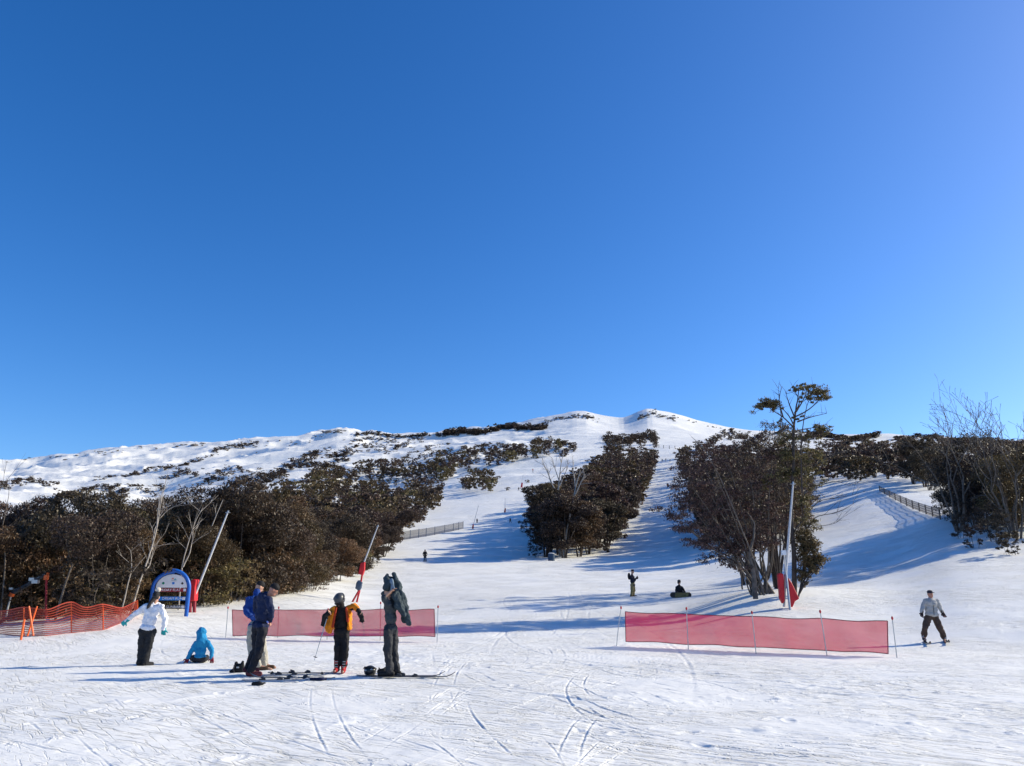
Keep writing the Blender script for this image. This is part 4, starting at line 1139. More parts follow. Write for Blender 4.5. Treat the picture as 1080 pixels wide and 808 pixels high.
rod('dark_bar', at(-6, 660, 33.2), at(13.5, 648.2, 33.2), 0.075, 'dark', 'dark metal bar leaning low behind the left end of the orange netting', 'bar')

# boards lying behind the orange netting
def board(label, pts, Y, m, name='sign_board', th=0.05, mark=None):
    P = [at(x, y, Y) for x, y in pts]; c = sum(P, Vector()) / len(P)
    root = thing(name, c, label, 'sign board')
    MB().prism([((p - c).x, (p - c).z) for p in P], -th / 2, th / 2).build('panel', M[m], root, smooth=False)
    if mark:
        MB().prism([((p - c).x * .55 , (p - c).z * .5) for p in P], -th / 2 - .008, -th / 2 - .003).build('stripe', M[mark], root, smooth=False)
    return root
board('upper grey three-cornered board leaning behind the orange netting', [(92.5, 642), (102.5, 650.5), (92, 651)], 34.8, 'steel')
board('white board with a red stripe leaning behind the orange netting', [(92.5, 650), (99, 650.5), (102.5, 656), (89.5, 656.5)], 34.4, 'white', mark='maroon')
board('orange-red plank lying behind the orange netting', [(101, 651), (112, 652.5), (116, 657), (109, 657), (101, 654)], 34.2, 'orange')
board('small white board tilted behind the middle of the orange netting', [(48.5, 652), (51.5, 652), (55, 660), (51, 661.5)], 33.2, 'white')
board('low white plank lying behind the orange netting near the snow', [(64, 661.5), (84, 660), (84, 663), (65, 664.5)], 33.0, 'white')

# ------------------------------------------------------------------ blue arch trail sign
def text_mesh(s, size, m, parent, loc, name='lettering'):
    cu = bpy.data.curves.new('lettering', 'FONT'); cu.body = s; cu.size = size; cu.align_x = 'LEFT'; cu.align_y = 'CENTER'; cu.extrude = 0.004; cu.resolution_u = 3
    t = bpy.data.objects.new('t', cu); COL.objects.link(t)
    me = bpy.data.meshes.new_from_object(t.evaluated_get(bpy.context.evaluated_depsgraph_get()))
    bpy.data.objects.remove(t); me.name = name; me.materials.clear()
    o = link(name, me, m, parent); o.location = loc; o.rotation_euler = (R(90), 0, 0)
    return o

def trail_sign():
    b = spot(177, 649); Y = b.y; k = (at(178, 649, Y) - at(177, 649, Y)).x
    root = thing('trail_sign', b, 'blue arched trail sign with white top board and three name bands', 'sign', rz=R(8)); o = Vector(b)
    kz = (at(177, 648, Y) - at(177, 649, Y)).z
    X = lambda px: (px - 177) * k
    Z = lambda py: (649 - py) * kz
    # two halves of the arch: left tube ends lower, right one overlaps above it
    def arch(x0, xc, ytop, ys, ybot, sgn, n=12):
        pts = [Vector((X(x0), 0, Z(ybot))), Vector((X(x0), 0, Z(ys + 8)))]
        for i in range(n + 1):
            a = (math.pi / 2) * i / n
            pts.append(Vector((X(xc) + (X(x0) - X(xc)) * math.cos(a), 0, Z(ys) + (Z(ytop) - Z(ys)) * math.sin(a))))
        return pts
    la = arch(158.6, 179, 602.6, 620, 652, -1); ra = arch(195.6, 177, 601.0, 621, 652, 1)
    MB().tube(la, .08, 10).build('arch_post', M['blue'], root)
    pr = MB().tube([p + Vector((0, -.02, 0)) for p in ra], .088, 10); pr.build('arch_post', M['blue'], root)
    # white half-round board
    out = [(X(161.8), Z(619.6)), (X(194.3), Z(619.6))]
    for i in range(17):
        a = math.pi * i / 16
        out.append((X(178.2) + X(177 + 16.4) * math.cos(a), Z(619.6) + (Z(605.2) - Z(619.6)) * math.sin(a)))
    bo = MB().prism(out[2:], -.03, .03).build('top_board', M['white'], root, smooth=False)
    yy = -.036
    lg = MB().prism([(X(176.6), Z(610.6)), (X(178.3), Z(608.6)), (X(179.6), Z(610.6))], yy - .004, yy).build('logo', M['salmon'], bo, smooth=False)
    MB().prism([(X(179.3), Z(611)), (X(180.6), Z(609.4)), (X(182.4), Z(611.6))], yy - .004, yy).build('logo', M['teal'], bo, smooth=False)
    MB().prism([(X(176.6), Z(611.4)), (X(182.2), Z(612.2)), (X(182.2), Z(612.7)), (X(176.6), Z(611.9))], yy - .004, yy).build('logo', M['steel'], bo, smooth=False)
    def disc(px, py, r, n=14): return [(X(px) + r * math.cos(2 * math.pi * i / n), Z(py) + r * math.sin(2 * math.pi * i / n)) for i in range(n)]
    MB().prism(disc(169, 614.8, .055), yy - .004, yy).build('mark', M['green'], bo, smooth=False)
    s = .05; c = (X(179.2), Z(614.8)); MB().prism([(c[0] - s, c[1] - s), (c[0] + s, c[1] - s), (c[0] + s, c[1] + s), (c[0] - s, c[1] + s)], yy - .004, yy).build('mark', M['bandblue'], bo, smooth=False)
    c = (X(188.3), Z(615)); s = .062; MB().prism([(c[0], c[1] - s), (c[0] + s, c[1]), (c[0], c[1] + s), (c[0] - s, c[1])], yy - .004, yy).build('mark', M['black'], bo, smooth=False)
    for y0, y1, m, txt, dx in ((620.2, 624, 'bandred', 'FRIDAY FLAT', 166.0), (629.2, 633.2, 'bandblue', 'DREAM RUN', 169.6), (638.2, 642.2, 'bandblack', 'GUNBARREL', 174.0)):
        bd = MB().prism([(X(161.4), Z(y1)), (X(194.3), Z(y1)), (X(194.3), Z(y0)), (X(161.4), Z(y0))], -.025, .025).build('name_band', M[m], root, smooth=False)
        text_mesh(txt, .155, M['white'], bd, (X(dx), -.031, Z((y0 + y1) / 2)))
        xq = 191.6; MB().prism([(X(xq - 1.5), Z(y1 - .5)), (X(xq + 1.2), Z(y1 - .5)), (X(xq + 1.2), Z(y0 + .5)), (X(xq - 1.5), Z(y0 + .5))], -.034, -.027).build('mark', M['white'], bd, smooth=False)
trail_sign()

# ------------------------------------------------------------------ snow-making lances
def lance(label, base, top, knee, pads, legs, cover=None, box=None, r=0.065, legm='redpole', legr=0.05, group=None):
    b = spot(*base); Y = b.y; o = Vector(b)
    root = thing('snow_lance', b, label, 'snow lance', group)
    P = lambda x, y, d=0: at(x, y, Y + d) - o
    t = P(*top); kn = P(*knee)
    pl = MB().tube([kn, kn.lerp(t, .5), t], [r, r * .9, r * .62], 10).build('tube', M['lance'], root)
    d = (t - kn).normalized()
    MB().tube([t, t + d * .12], [r * .9, r * .7], 8).tube([t + d * .02 - Vector((r * 2, 0, 0)), t + d * .02 + Vector((r * 2, 0, 0))], r * .3, 6).build('nozzle', M['steel'], pl)
    for pts, th in pads:
        mb = MB(); Q = [P(x, y) for x, y in pts]
        c = sum(Q, Vector()) / len(Q)
        mb.prism([(q.x, q.z) for q in Q], -th / 2, th / 2)
        p = mb.build('pad', M['red'], root, smooth=False)
        bv = p.modifiers.new('b', 'BEVEL'); bv.width = min(.05, th * .3); bv.segments = 3
    for l in legs:
        MB().tube([P(x, y, dd) for x, y, dd in l], legr, 8).build('leg', M[legm], root)
    if cover:
        x, y, w, h = cover; c = P(x, y)
        k = (P(x + 1, y) - c).x
        MB().ell(c, (w * k / 2, w * k / 2.4, h * k / 2), nu=12, nv=8).box(c, (w * k * .8, w * k * .6, h * k * .75), Matrix.Rotation(.25, 3, 'Y')).fuse('cover', M['slate'], root, voxel=.03, smooth=3)
    if box:
        x, y = box; c = P(x, y, -.1)
        bx = MB().box(c, (.16, .18, .20)).build('lamp_box', M['white'], root)
        MB().tube([c + Vector((.02, 0, -.1)), c + Vector((.05, .05, -.9))], .03, 6).build('bracket', M['steel'], root)
    return root
lance('white snow lance slanting right from a bulky red pad beside the blue arch sign', (203, 646), (240, 541), (205.5, 628),
      [([(199.2, 634), (198.8, 622), (202.5, 612.5), (206, 610.6), (209, 611.5), (207.6, 620), (207, 634)], .45)],
      [[(200.6, 632, 0), (200.4, 650, 0)], [(205.2, 632, .1), (204.8, 650, .1)]], r=.058, legm='maroon', legr=.085)
lance('slim snow lance with a red flag-like pad and slate cover above the orange-jacketed person', (374, 635), (398.3, 555.5), (384, 593),
      [([(380.5, 594), (385.2, 592.4), (384.8, 601), (383, 607), (378.2, 605.5)], .30)],
      [[(384, 594, 0), (381, 612, 0), (379, 622, 0), (371, 636, 0)], [(380, 616, .1), (379, 624, .1), (376, 636, .1)]], cover=(378.6, 617.5, 7, 11), r=.05, legm='redpole', legr=.06)
lance('upright white snow lance with two red pads in front of the big right clump', (832, 642), (836.4, 511), (828.6, 606),
      [([(820, 606.5), (821, 604.2), (825.6, 605), (826.6, 620), (827, 634), (825, 637), (822, 631)], .25), ([(830.5, 609), (834.5, 615), (842.4, 631.5), (838, 634), (835, 641), (832.5, 638)], .25)],
      [[(828.6, 607, 0), (826.8, 640, .1)], [(829, 604, 0), (830.5, 618, -.2), (833.5, 646, -.4)]], box=(826.4, 583), r=.056, legm='steel', legr=.05)
for base, top, knee, lab in (((498.8, 558), (504.5, 534), (499.5, 553), 'distant snow lance with red pad beside the wire fence across the run'),
        ((532.6, 541), (532.8, 526), (532.6, 536), 'distant snow lance with red base standing on the open left run'),
        ((550.3, 514.5), (551.2, 502), (550.4, 509), 'smallest distant snow lance high on the left run by the forest band')):
    x, y = base; h = y - knee[1]
    lance(lab, base, top, knee, [([(x - h * .24, y - .5), (x - h * .05, y - h * 1.0), (x + h * .2, y - h * .95), (x + h * .14, y - .5)], .4)], [[(x, y - 2, 0), (x, y + 1, 0)]], r=.08, legr=.07)

def drum():
    b = spot(581.6, 591.5); k = b.y * CP / F
    root = thing('drum', b, 'blue-grey drum capped with snow at the foot of the tree island', 'drum'); r, h = 3.6 * k, 8.2 * k
    MB().tube([(0, 0, -.1), (0, 0, h * .33)], r, 18).tube([(0, 0, h * .32), (0, 0, h * .36)], r * 1.04, 18).tube([(0, 0, h * .36), (0, 0, h * .9)], r, 18).build('barrel', M['drum'], root)
    MB().ell((0, 0, h * .92), (r * .98, r * .98, h * .08), nu=18).build('snow_cap', M['snow'], root)
drum()

# ------------------------------------------------------------------ fences far up the runs
def post_fence(name, label, cat, pts, hgt, postm, netm, rail, slat=False, pr=.07):
    G = [spot(*p) for p in pts]; o = G[len(G) // 2]
    root = thing(name, o, label, cat); o = Vector(o)
    for g in G:
        MB().tube([g - o - Vector((0, 0, .2)), g - o + Vector((0, 0, hgt))], pr, 6).build('post', M[postm], root)
    mb = MB()
    for a, b in zip(G[:-1], G[1:]):
        for z in rail:
            mb.tube([a - o + Vector((0, .06, z * hgt)), b - o + Vector((0, .06, z * hgt))], 0.025 if not slat else .03, 5)
    mb.build('rail', M[postm], root)
    if netm:
        V = []; Q = []
        for g in G: V += [tuple(g - o + Vector((0, .03, .05))), tuple(g - o + Vector((0, .03, hgt * .93)))]
        for i in range(len(G) - 1): Q.append((2 * i, 2 * i + 2, 2 * i + 3, 2 * i + 1))
        link('mesh_panel', mesh_np('mesh_panel', V, Q), M[netm], root)
post_fence('wire_fence', 'grey-brown mesh fence with blue-grey posts across the left run', 'fence',
           [(x, y) for x, y in ((423.4, 569.8), (432.5, 568.4), (441.6, 567), (449.4, 565.8), (458.5, 564.2), (469, 562), (478, 560.2), (483.7, 558.9), (488.5, 557.6))], 1.9, 'bluepost', 'tannet', (.5, .95))
post_fence('slatted_fence', 'dark slatted fence descending the right slope to the edge clump', 'fence',
           [(x, 518.5 + (x - 928) / 64.0 * 29.5 - 2.2 * math.sin((x - 928) / 64.0 * math.pi) * -1) for x in (928, 933, 938.5, 944.5, 950.3, 956.5, 963, 970, 977, 984, 992)], 1.05, 'wood', 'tannet', (.25, .5, .75, .97), True)
post_fence('rope_fence', 'tiny rope fence across the top of the centre run', 'fence', [(690, 471.5), (695, 472.2), (700, 473), (706, 473.6), (712, 474)], 3.0, 'wood', None, (.5, .95), pr=.25)

# ------------------------------------------------------------------ people
def hand(mb, wrist, elbow, s, fat, nrm=None, curl=0.6):
    d = (wrist - elbow).normalized()
    n = Vector(nrm) if nrm is not None else Vector((0, -1, 0))
    n = (n - d * n.dot(d)).normalized(); w = d.cross(n)
    mb.ell(wrist + d * .045 * s, (.040 * s * fat, .020 * s * fat, .052 * s), Matrix((w, n, d)).transposed())
    for i, ln in enumerate((.060, .070, .066, .052)):
        b = wrist + d * .082 * s + w * (i - 1.5) * .021 * s * fat
        m = b + (d * math.cos(curl * .5) + n * math.sin(curl * .5)) * ln * .5 * s
        e = m + (d * math.cos(curl * 1.2) + n * math.sin(curl * 1.2)) * ln * .55 * s
        r = .0095 * s * fat; mb.cap(b, m, r, r * .95, 7); mb.cap(m, e, r * .95, r * .8, 7)
    b = wrist + d * .028 * s + w * .034 * s * fat; m = b + (d * .6 + w * .7 + n * .3).normalized() * .035 * s; e = m + (d * .9 + w * .25 + n * .5).normalized() * .032 * s
    mb.cap(b, m, .012 * s * fat, .011 * s * fat, 7); mb.cap(m, e, .011 * s * fat, .009 * s * fat, 7)

def basis(f, up=(0, 0, 1)):
    f = Vector(f).normalized(); r = f.cross(Vector(up)).normalized(); u = r.cross(f).normalized()
    return r, f, u, Matrix((r, f, u)).transposed()

def person(label, base, J, face, S, voxel=0.012, group=None, torso=True):
    b = spot(*base); Y = b.y; o = Vector(b)
    root = thing('person', b, label, 'person', group)
    P = {k: at(v[0], v[1], Y + (v[2] if len(v) > 2 else 0)) - o for k, v in J.items()}
    s = S.get('s', 1.0)
    r, f, u, MR = basis(face)
    hd = P['head']; hip = P['hip']; nk = P['neck']
    ax_u = (nk - hip).normalized(); ax_r = (P['sR'] - P['sL']); ax_r = (ax_r - ax_u * ax_r.dot(ax_u)).normalized(); ax_f = ax_u.cross(ax_r)
    TR = Matrix((ax_r, ax_f, ax_u)).transposed()
    hs = S.get('hs', 1.0)
    # body: one continuous skin
    B = MB()
    B.ell(hd + u * .02 * hs, (.073 * hs, .092 * hs, .103 * hs), MR); B.ell(hd + f * .022 * hs - u * .055 * hs, (.055 * hs, .066 * hs, .062 * hs), MR)
    B.cap(hd + f * .088 * hs + u * .002, hd + f * .106 * hs - u * .028 * hs, .010 * hs, .014 * hs, 8)
    for sg in (-1, 1): B.ell(hd + r * .074 * hs * sg - f * .005, (.012 * hs, .024 * hs, .032 * hs), MR)
    B.ell(hd + f * .080 * hs - u * .052 * hs, (.026 * hs, .012 * hs, .010 * hs), MR); B.ell(hd + f * .072 * hs - u * .085 * hs, (.026 * hs, .02 * hs, .018 * hs), MR)
    B.cap(hd - u * .05 * hs - f * .012, nk - ax_u * .03, .054 * hs, .058 * s, 10)
    tl = (nk - hip).length
    B.ell(hip + ax_u * tl * .70, (.140 * s, .08 * s, .17 * s), TR); B.ell(hip + ax_u * tl * .35, (.115 * s, .07 * s, .17 * s), TR); B.ell(hip, (.115 * s, .075 * s, .10 * s), TR)
    B.cap(P['sL'], P['sR'], .052 * s, .052 * s)
    for q in 'LR':
        B.cap(P['s' + q], P['e' + q], .048 * s, .038 * s); B.cap(P['e' + q], P['h' + q], .038 * s, .027 * s)
        hand(B, P['h' + q], P['e' + q], s, 1.0, S.get('palm'))
        B.cap(P['j' + q], P['k' + q], .062 * s, .046 * s); B.cap(P['k' + q], P['a' + q], .044 * s, .034 * s)
        B.cap(hip, P['j' + q], .07 * s, .062 * s); B.cap(P['a' + q], P['t' + q], .036 * s, .028 * s)
    body = B.fuse('body', M[S.get('skin', 'skin')], root, voxel=max(voxel * .75, .009), smooth=3)
    if voxel < .02:
        for sg in (-1, 1): MB().ell(hd + f * .083 * hs + r * .031 * hs * sg + u * .008 * hs, (.012 * hs, .010 * hs, .008 * hs), MR, 8, 6).build('eye', M['eye'], body)
        MB().ell(hd + f * .094 * hs - u * .050 * hs, (.020 * hs, .006 * hs, .007 * hs), MR, 8, 6).build('mouth', M['lip'], body)
    # trousers
    T = MB(); tw = S.get('tw', 1.0)
    T.ell(hip + ax_u * .02, (.172 * s, .122 * s, .13 * s), TR)
    for q in 'LR':
        j, k, a = P['j' + q], P['k' + q], P['a' + q]
        T.cap(hip, j, .115 * s, .10 * s * tw); T.cap(j, k, .098 * s * tw, .080 * s * tw); T.cap(k, a.lerp(k, S.get('cuff', .08)), .079 * s * tw, .074 * s * tw)
    T.fuse('trousers', S['trousers'], root, voxel=voxel, smooth=4, wrinkle=.06 * s)
    # boots
    for q in 'LR':
        a, t = P['a' + q], P['t' + q]; k = P['k' + q]; F_ = MB()
        d = (t - a); d.z = 0; d = d.normalized(); up = (k - a).normalized()
        F_.cap(a + up * .13 * s, a + up * .01, .068 * s, .062 * s)
        heel = a - d * .05 * s; heel.z = max(.045 * s, min(a.z, t.z + .02)); toe = a + d * .19 * s; toe.z = heel.z - .008
        F_.cap(heel, toe, .052 * s, .044 * s); F_.cap(heel + Vector((0, 0, -.018 * s)), toe + Vector((0, 0, -.012 * s)), .046 * s, .046 * s)
        bo = F_.fuse('boot', S['boots'], root, voxel=min(voxel, .014), smooth=2)
        if S.get('shellboot') and voxel < .02:
            for z in (.03, .08, .13):
                c = a + up * z * s + d * .06 * s
                MB().box(c, (.055 * s, .03, .016), Matrix.Rotation(math.atan2(d.y, d.x) + R(90), 3, 'Z')).build('buckle', M['steel'], bo)
    # jacket
    if torso:
        A = MB(); jw = S.get('jw', 1.0)
        A.ell(hip + ax_u * tl * .74, (.188 * s * jw, .125 * s * jw, .17 * s), TR); A.ell(hip + ax_u * tl * .40, (.176 * s * jw, .125 * s * jw, .18 * s), TR)
        hm = S.get('hem', .02); A.ell(hip + ax_u * tl * hm, (.186 * s * jw, .138 * s * jw, .10 * s), TR)
        A.cap(P['sL'], P['sR'], .078 * s, .078 * s); A.cap(nk - ax_u * .04, nk + ax_u * .025, .088 * s, .074 * s)
        sl = S.get('sleeve', .93)
        for q in 'LR':
            A.cap(P['s' + q], P['e' + q], .076 * s, .064 * s); A.cap(P['e' + q], P['e' + q].lerp(P['h' + q], sl), .062 * s, .052 * s)
        if S.get('hood'):
            A.ell(hd - f * .025 + u * .005, (.122 * hs, .122 * hs, .145 * hs), MR); A.cap(nk - ax_u * .06, hd - f * .03 - u * .03, .16 * s, .118 * hs)
        if S.get('downhood'): A.ell(nk - ax_f * S['downhood'] - ax_u * .03, (.12 * s, .05 * s, .09 * s), TR)
        jk = A.fuse('jacket', S['jacket'], root, voxel=voxel, smooth=4, wrinkle=.07 * s)
        if S.get('zip'):
            MB().tube([nk + ax_f * S['zip'] * .10 - ax_u * .04, hip + ax_u * tl * .6 + ax_f * S['zip'] * .137, hip + ax_u * tl * .02 + ax_f * S['zip'] * .148], .008, 5).build('zip', M['black'], jk)
    if S.get('gloves') is not None:
        for q in 'LR':
            G = MB(); hand(G, P['h' + q], P['e' + q], s * 1.05, 1.35, S.get('palm'), .5); w = P['h' + q]; d = (w - P['e' + q]).normalized()
            G.cap(w - d * .06 * s, w + d * .02, .050 * s, .042 * s)
            G.fuse('glove', S['gloves'], root, voxel=max(.008, voxel * .6), smooth=2)
    hat = S.get('hat')
    if hat:
        kind, hm_ = hat
        if kind == 'beanie':
            h = MB().ell(hd + u * .068 * hs - f * .006, (.082 * hs, .100 * hs, .080 * hs), MR); h.ell(hd + u * .045 * hs - f * .012, (.084 * hs, .101 * hs, .040 * hs), MR)
            ho = h.fuse('hat', hm_, root, voxel=min(voxel, .012), smooth=3)
            if S.get('pom'): MB().ell(hd + u * .17 * hs + r * .03, (.068, .068, .062)).fuse('pompom', S['pom'], ho, voxel=.01, smooth=1, wrinkle=.03)
        if kind == 'cap':
            h = MB().ell(hd + u * .068 * hs, (.081 * hs, .099 * hs, .070 * hs), MR); h.ell(hd + u * .055 * hs + f * .12 * hs, (.06 * hs, .075 * hs, .010 * hs), MR)
            h.fuse('hat', hm_, root, voxel=min(voxel, .012), smooth=3)
        if kind == 'helmet':
            h = MB().ell(hd + u * .055 * hs - f * .012, (.108 * hs, .128 * hs, .112 * hs), MR); h.ell(hd - f * .04 * hs - u * .02, (.10 * hs, .085 * hs, .10 * hs), MR)
            ho = h.fuse('helmet', hm_, root, voxel=min(voxel, .012), smooth=5)
            if voxel < .02:
                MB().ell(hd + f * .088 * hs + u * .02 * hs, (.082 * hs, .035 * hs, .040 * hs), MR).build('goggles', M['black'], ho)
                MB().tube([hd + u * .06 * hs + (r * math.cos(a) * .111 + f * math.sin(a) * .130 - f * .012) * hs for a in np.linspace(-3.4, .2, 14)], .014, 5).build('goggle_strap', M['dark'], ho)
    if S.get('hair'):
        h = MB().ell(hd + u * .03 * hs - f * .022, (.080 * hs, .088 * hs, .095 * hs), MR)
        for pts in S['hair']:
            q = [at(x, y, Y + d) - o for x, y, d, _ in pts]
            for i in range(len(q) - 1): h.cap(q[i], q[i + 1], pts[i][3], pts[i + 1][3], 8)
        h.fuse('hair', M['hair'], root, voxel=.012, smooth=2, wrinkle=.012)
    return root, P, (lambda x, y, d=0: at(x, y, Y + d) - o), (ax_r, ax_f, ax_u, tl)

fb = fabric
# woman in white, back to us
person('woman in white jacket and black bobble hat, arms out, back turned, by the seated child', (151, 702.5),
       dict(head=(164.5, 630.2), neck=(161.8, 637), hip=(155.5, 664), sL=(153.5, 640.5, .05), sR=(170, 640.5, -.05), eL=(142, 648, .12), hL=(133, 655.2, .18), eR=(174.2, 653, -.02), hR=(172.8, 663.5, .05),
            jL=(151.3, 666), jR=(159.5, 666), kL=(149.8, 684, .03), kR=(155.8, 684, .0), aL=(147.6, 699.5), aR=(153.3, 699.5), tL=(149, 701, .22), tR=(158, 701, .12)),
       (-.15, 1, .05), dict(jacket=fb((.74, .75, .80)), trousers=fb((.016, .017, .020)), boots=fb((.013, .013, .015)), gloves=fb((.012, .30, .33)), hat=('beanie', fb((.012, .012, .016))), pom=fb((.52, .47, .41)),
       hair=[[(162.5, 631, -.06, .055), (159, 635, -.12, .045), (156.2, 640, -.16, .035), (155, 642.2, -.17, .015)]], tw=1.14, hem=.06, downhood=-.12, jw=1.0, palm=(0, 1, 0)))
# child on the snow
person('child in bright blue hooded jacket and red gloves sitting on the snow', (210, 700),
       dict(head=(213, 667.8), neck=(213.3, 674.5), hip=(210.5, 694.5), sL=(207.6, 678), sR=(219.8, 678), eL=(201.5, 687.5, -.02), hL=(198.2, 694.5, -.03), eR=(223.2, 687), hR=(223.4, 693.5, 0),
            jL=(206.5, 694.8, .05), jR=(214.5, 694.8, .05), kL=(202.5, 693.5, .32), kR=(218, 693.5, .32), aL=(205, 694, .62), aR=(217, 694, .62), tL=(203, 692, .75), tR=(219, 692, .75)),
       (.1, 1, -.1), dict(s=.86, hs=.93, jacket=fb((.008, .20, .42)), trousers=fb((.018, .018, .024)), boots=fb((.03, .03, .035)), gloves=fb((.22, .018, .03)), hood=True, tw=.95, hem=.10, jw=.92, palm=(0, -1, 0)), voxel=.011)
# man in navy
NAVY = fb((.008, .016, .055))
person('man in navy jacket and black beanie looking down at his ski boots', (265.5, 713.5),
       dict(head=(288.3, 622.6, .0), neck=(280.5, 628.5, .02), hip=(274.5, 660.5, 0), sL=(271, 632.5, .14), sR=(283.5, 632.5, -.13), eL=(270, 645, .25), hL=(280, 652, .28), eR=(286, 645, -.2), hR=(284.8, 654.5, .0),
            jL=(271.5, 663, .10), jR=(276.5, 663, -.06), kL=(270, 685, .14), kR=(273.5, 685.5, -.08), aL=(261.5, 704.5, .22), aR=(264.5, 707.5, -.05), tL=(271, 707, .25), tR=(275, 711, -.05)),
       (.85, .2, -.55), dict(jacket=NAVY, trousers=fb((.012, .013, .020)), boots=fb((.13, .03, .035)), hat=('beanie', fb((.012, .011, .012))), skin='skinred', hem=.03, tw=1.12, jw=1.08, downhood=.10, shellboot=True, palm=(1, 0, 0)))
# second man behind
person('man in bright blue jacket and beige trousers standing behind the one in navy', (276, 706.5),
       dict(head=(273.6, 619.5, .1), neck=(271, 626, .05), hip=(270, 661.5, 0), sL=(263, 632.5, -.05), sR=(277, 630.5, .2), eL=(259.2, 645, -.1), hL=(265, 650.5, -.2), eR=(279, 644, .3), hR=(281, 653, .35),
            jL=(266.5, 663, -.08), jR=(274, 663, .10), kL=(264.5, 683, -.05), kR=(277, 682, .15), aL=(272.5, 702.5, -.10), aR=(279, 701, .20), tL=(286, 706, -.10), tR=(290, 704, .2)),
       (.7, .5, -.5), dict(jacket=fb((.006, .042, .21)), trousers=fb((.36, .34, .29)), boots=fb((.10, .055, .03)), hat=('beanie', fb((.012, .011, .012))), hem=.03, tw=1.15, gloves=fb((.01, .05, .25)), shellboot=True, palm=(1, 0, 0)))
# person in open orange jacket
ORG = fb((.80, .24, .012))
rt, P, pt, (ar, af, au, tl) = person('person in grey helmet with an open orange jacket, gloves dangling, holding a ski pole', (357, 710.5),
       dict(head=(358.2, 633.5, -.12), neck=(359.2, 640, 0), hip=(360.5, 667.5), sL=(352, 644, .02), sR=(367.3, 643, .02), eL=(345.3, 650, .0), hL=(347, 646.2, -.22), eR=(373.5, 639.8, -.03), hR=(378, 644.5, -.15),
            jL=(356.8, 670), jR=(364, 670), kL=(356, 688, -.05), kR=(364, 688, -.04), aL=(355.5, 704.5), aR=(362.5, 704.5), tL=(353, 708, -.22), tR=(361.5, 708.5, -.22)),
       (-.12, -.55, -.80), dict(jacket=fb((.013, .012, .013)), trousers=fb((.013, .012, .014)), boots=fb((.34, .016, .022)), hat=('helmet', simple('grey_helmet', (.055, .058, .065), .35)), hem=.02, cuff=.2, tw=.95, jw=.93, shellboot=True, palm=(0, -1, 0)))
oj = MB()
for (pts, rr) in (([(351, 643, -.02), (347.5, 652, -.06), (346, 664, -.08)], (.085, .10, .085)), ([(353, 642, -.12), (350.5, 652, -.14), (348.5, 665, -.12)], (.05, .07, .07)),
        ([(368, 643, 0), (369.2, 652, -.05), (368.7, 662, -.06)], (.075, .07, .06)), ([(365.6, 643, -.12), (368.3, 654, -.12), (368.3, 662, -.10)], (.035, .045, .045)),
        ([(352, 645, .14), (358, 655, .17), (355, 664, .15)], (.10, .10, .10)), ([(367, 645, .14), (364, 655, .17), (365, 664, .15)], (.08, .09, .09)),
        ([(352, 643.5, .02), (345.5, 649.5, 0)], (.085, .078)), ([(345.5, 649.5, 0), (346.6, 647.2, -.14)], (.075, .065)), ([(367, 642.2, .02), (373.6, 639.4, -.03)], (.090, .085)), ([(373.6, 639.4, -.03), (376.8, 643, -.12)], (.08, .072))):
    q = [pt(*p) for p in pts]
    for i in range(len(q) - 1): oj.cap(q[i], q[i + 1], rr[i] * .82, rr[i + 1] * .82)
oj.fuse('open_jacket', ORG, rt, voxel=.012, smooth=3, wrinkle=.075)
MB().ell(Vector(pt(358.0, 635.5, -.17)), (.085, .08, .07)).cap(pt(358.6, 637, -.06), pt(359.2, 641, -.02), .085, .08).fuse('face_shadow', fb((.013, .012, .014)), rt, voxel=.011, smooth=2)  # black form added over the lower face in place of its shadow
LIN = fb((.42, .045, .015))
for x0, y0, x1, y1 in ((354.5, 641.5, 350.8, 661), (365.2, 641.5, 366.8, 655)):
    MB().cap(pt(x0, y0, -.17), pt(x1, y1, -.19), .022, .028).fuse('lining', LIN, rt, voxel=.01, smooth=2)
for pts in ([(346.2, 646.5, -.24), (342.5, 650, -.26), (341, 657, -.26)], [(378, 643.5, -.17), (380, 648, -.2), (381.8, 653, -.2)]):
    g = MB(); q = [pt(*p) for p in pts]
    g.cap(q[0], q[1], .045, .055); g.cap(q[1], q[2], .058, .042)
    for i in range(4):
        g.cap(q[2] + Vector((-.035 + .022 * i, 0, .01)), q[2] + Vector((-.045 + .030 * i, 0, -.05 - .012 * (i % 3))), .014, .012, 7)
    g.cap(q[1] + Vector((.04, -.02, 0)), q[1] + Vector((.075, -.03, -.05)), .018, .014, 7)
    g.fuse('glove', fb((.014, .013, .014)), rt, voxel=.009, smooth=2)

def ski_pole(label, p, q, group=None):
    """p grip end, q tip"""
    p, q = Vector(p), Vector(q); root = thing('ski_pole', q, label, 'ski pole', group); d = (q - p).normalized(); L = (q - p).length; a = p - q
    MB().tube([a, a * .5, Vector()], [.011, .010, .006], 7).build('shaft', M['steel'], root)
    MB().cap(a + d * .13, a, .016, .019, 8).build('grip', M['black'], root)
    MB().tube([-d * .07, -d * .055], [.045, .028], 10).build('basket', M['black'], root)
    MB().tube([a + d * .02 + Vector((.03 * math.cos(t) - .03, .01 * math.sin(t), -.06 + .06 * math.sin(t + 1.6))) for t in np.linspace(0, 6.2, 10)], .006, 5).build('strap', M['dark'], root)
    return root
o_ = Vector(rt.location)
ski_pole('ski pole held slanting down by the person in the orange jacket', o_ + pt(347.3, 643.8, -.24), o_ + pt(331.5, 696.5, -.40))

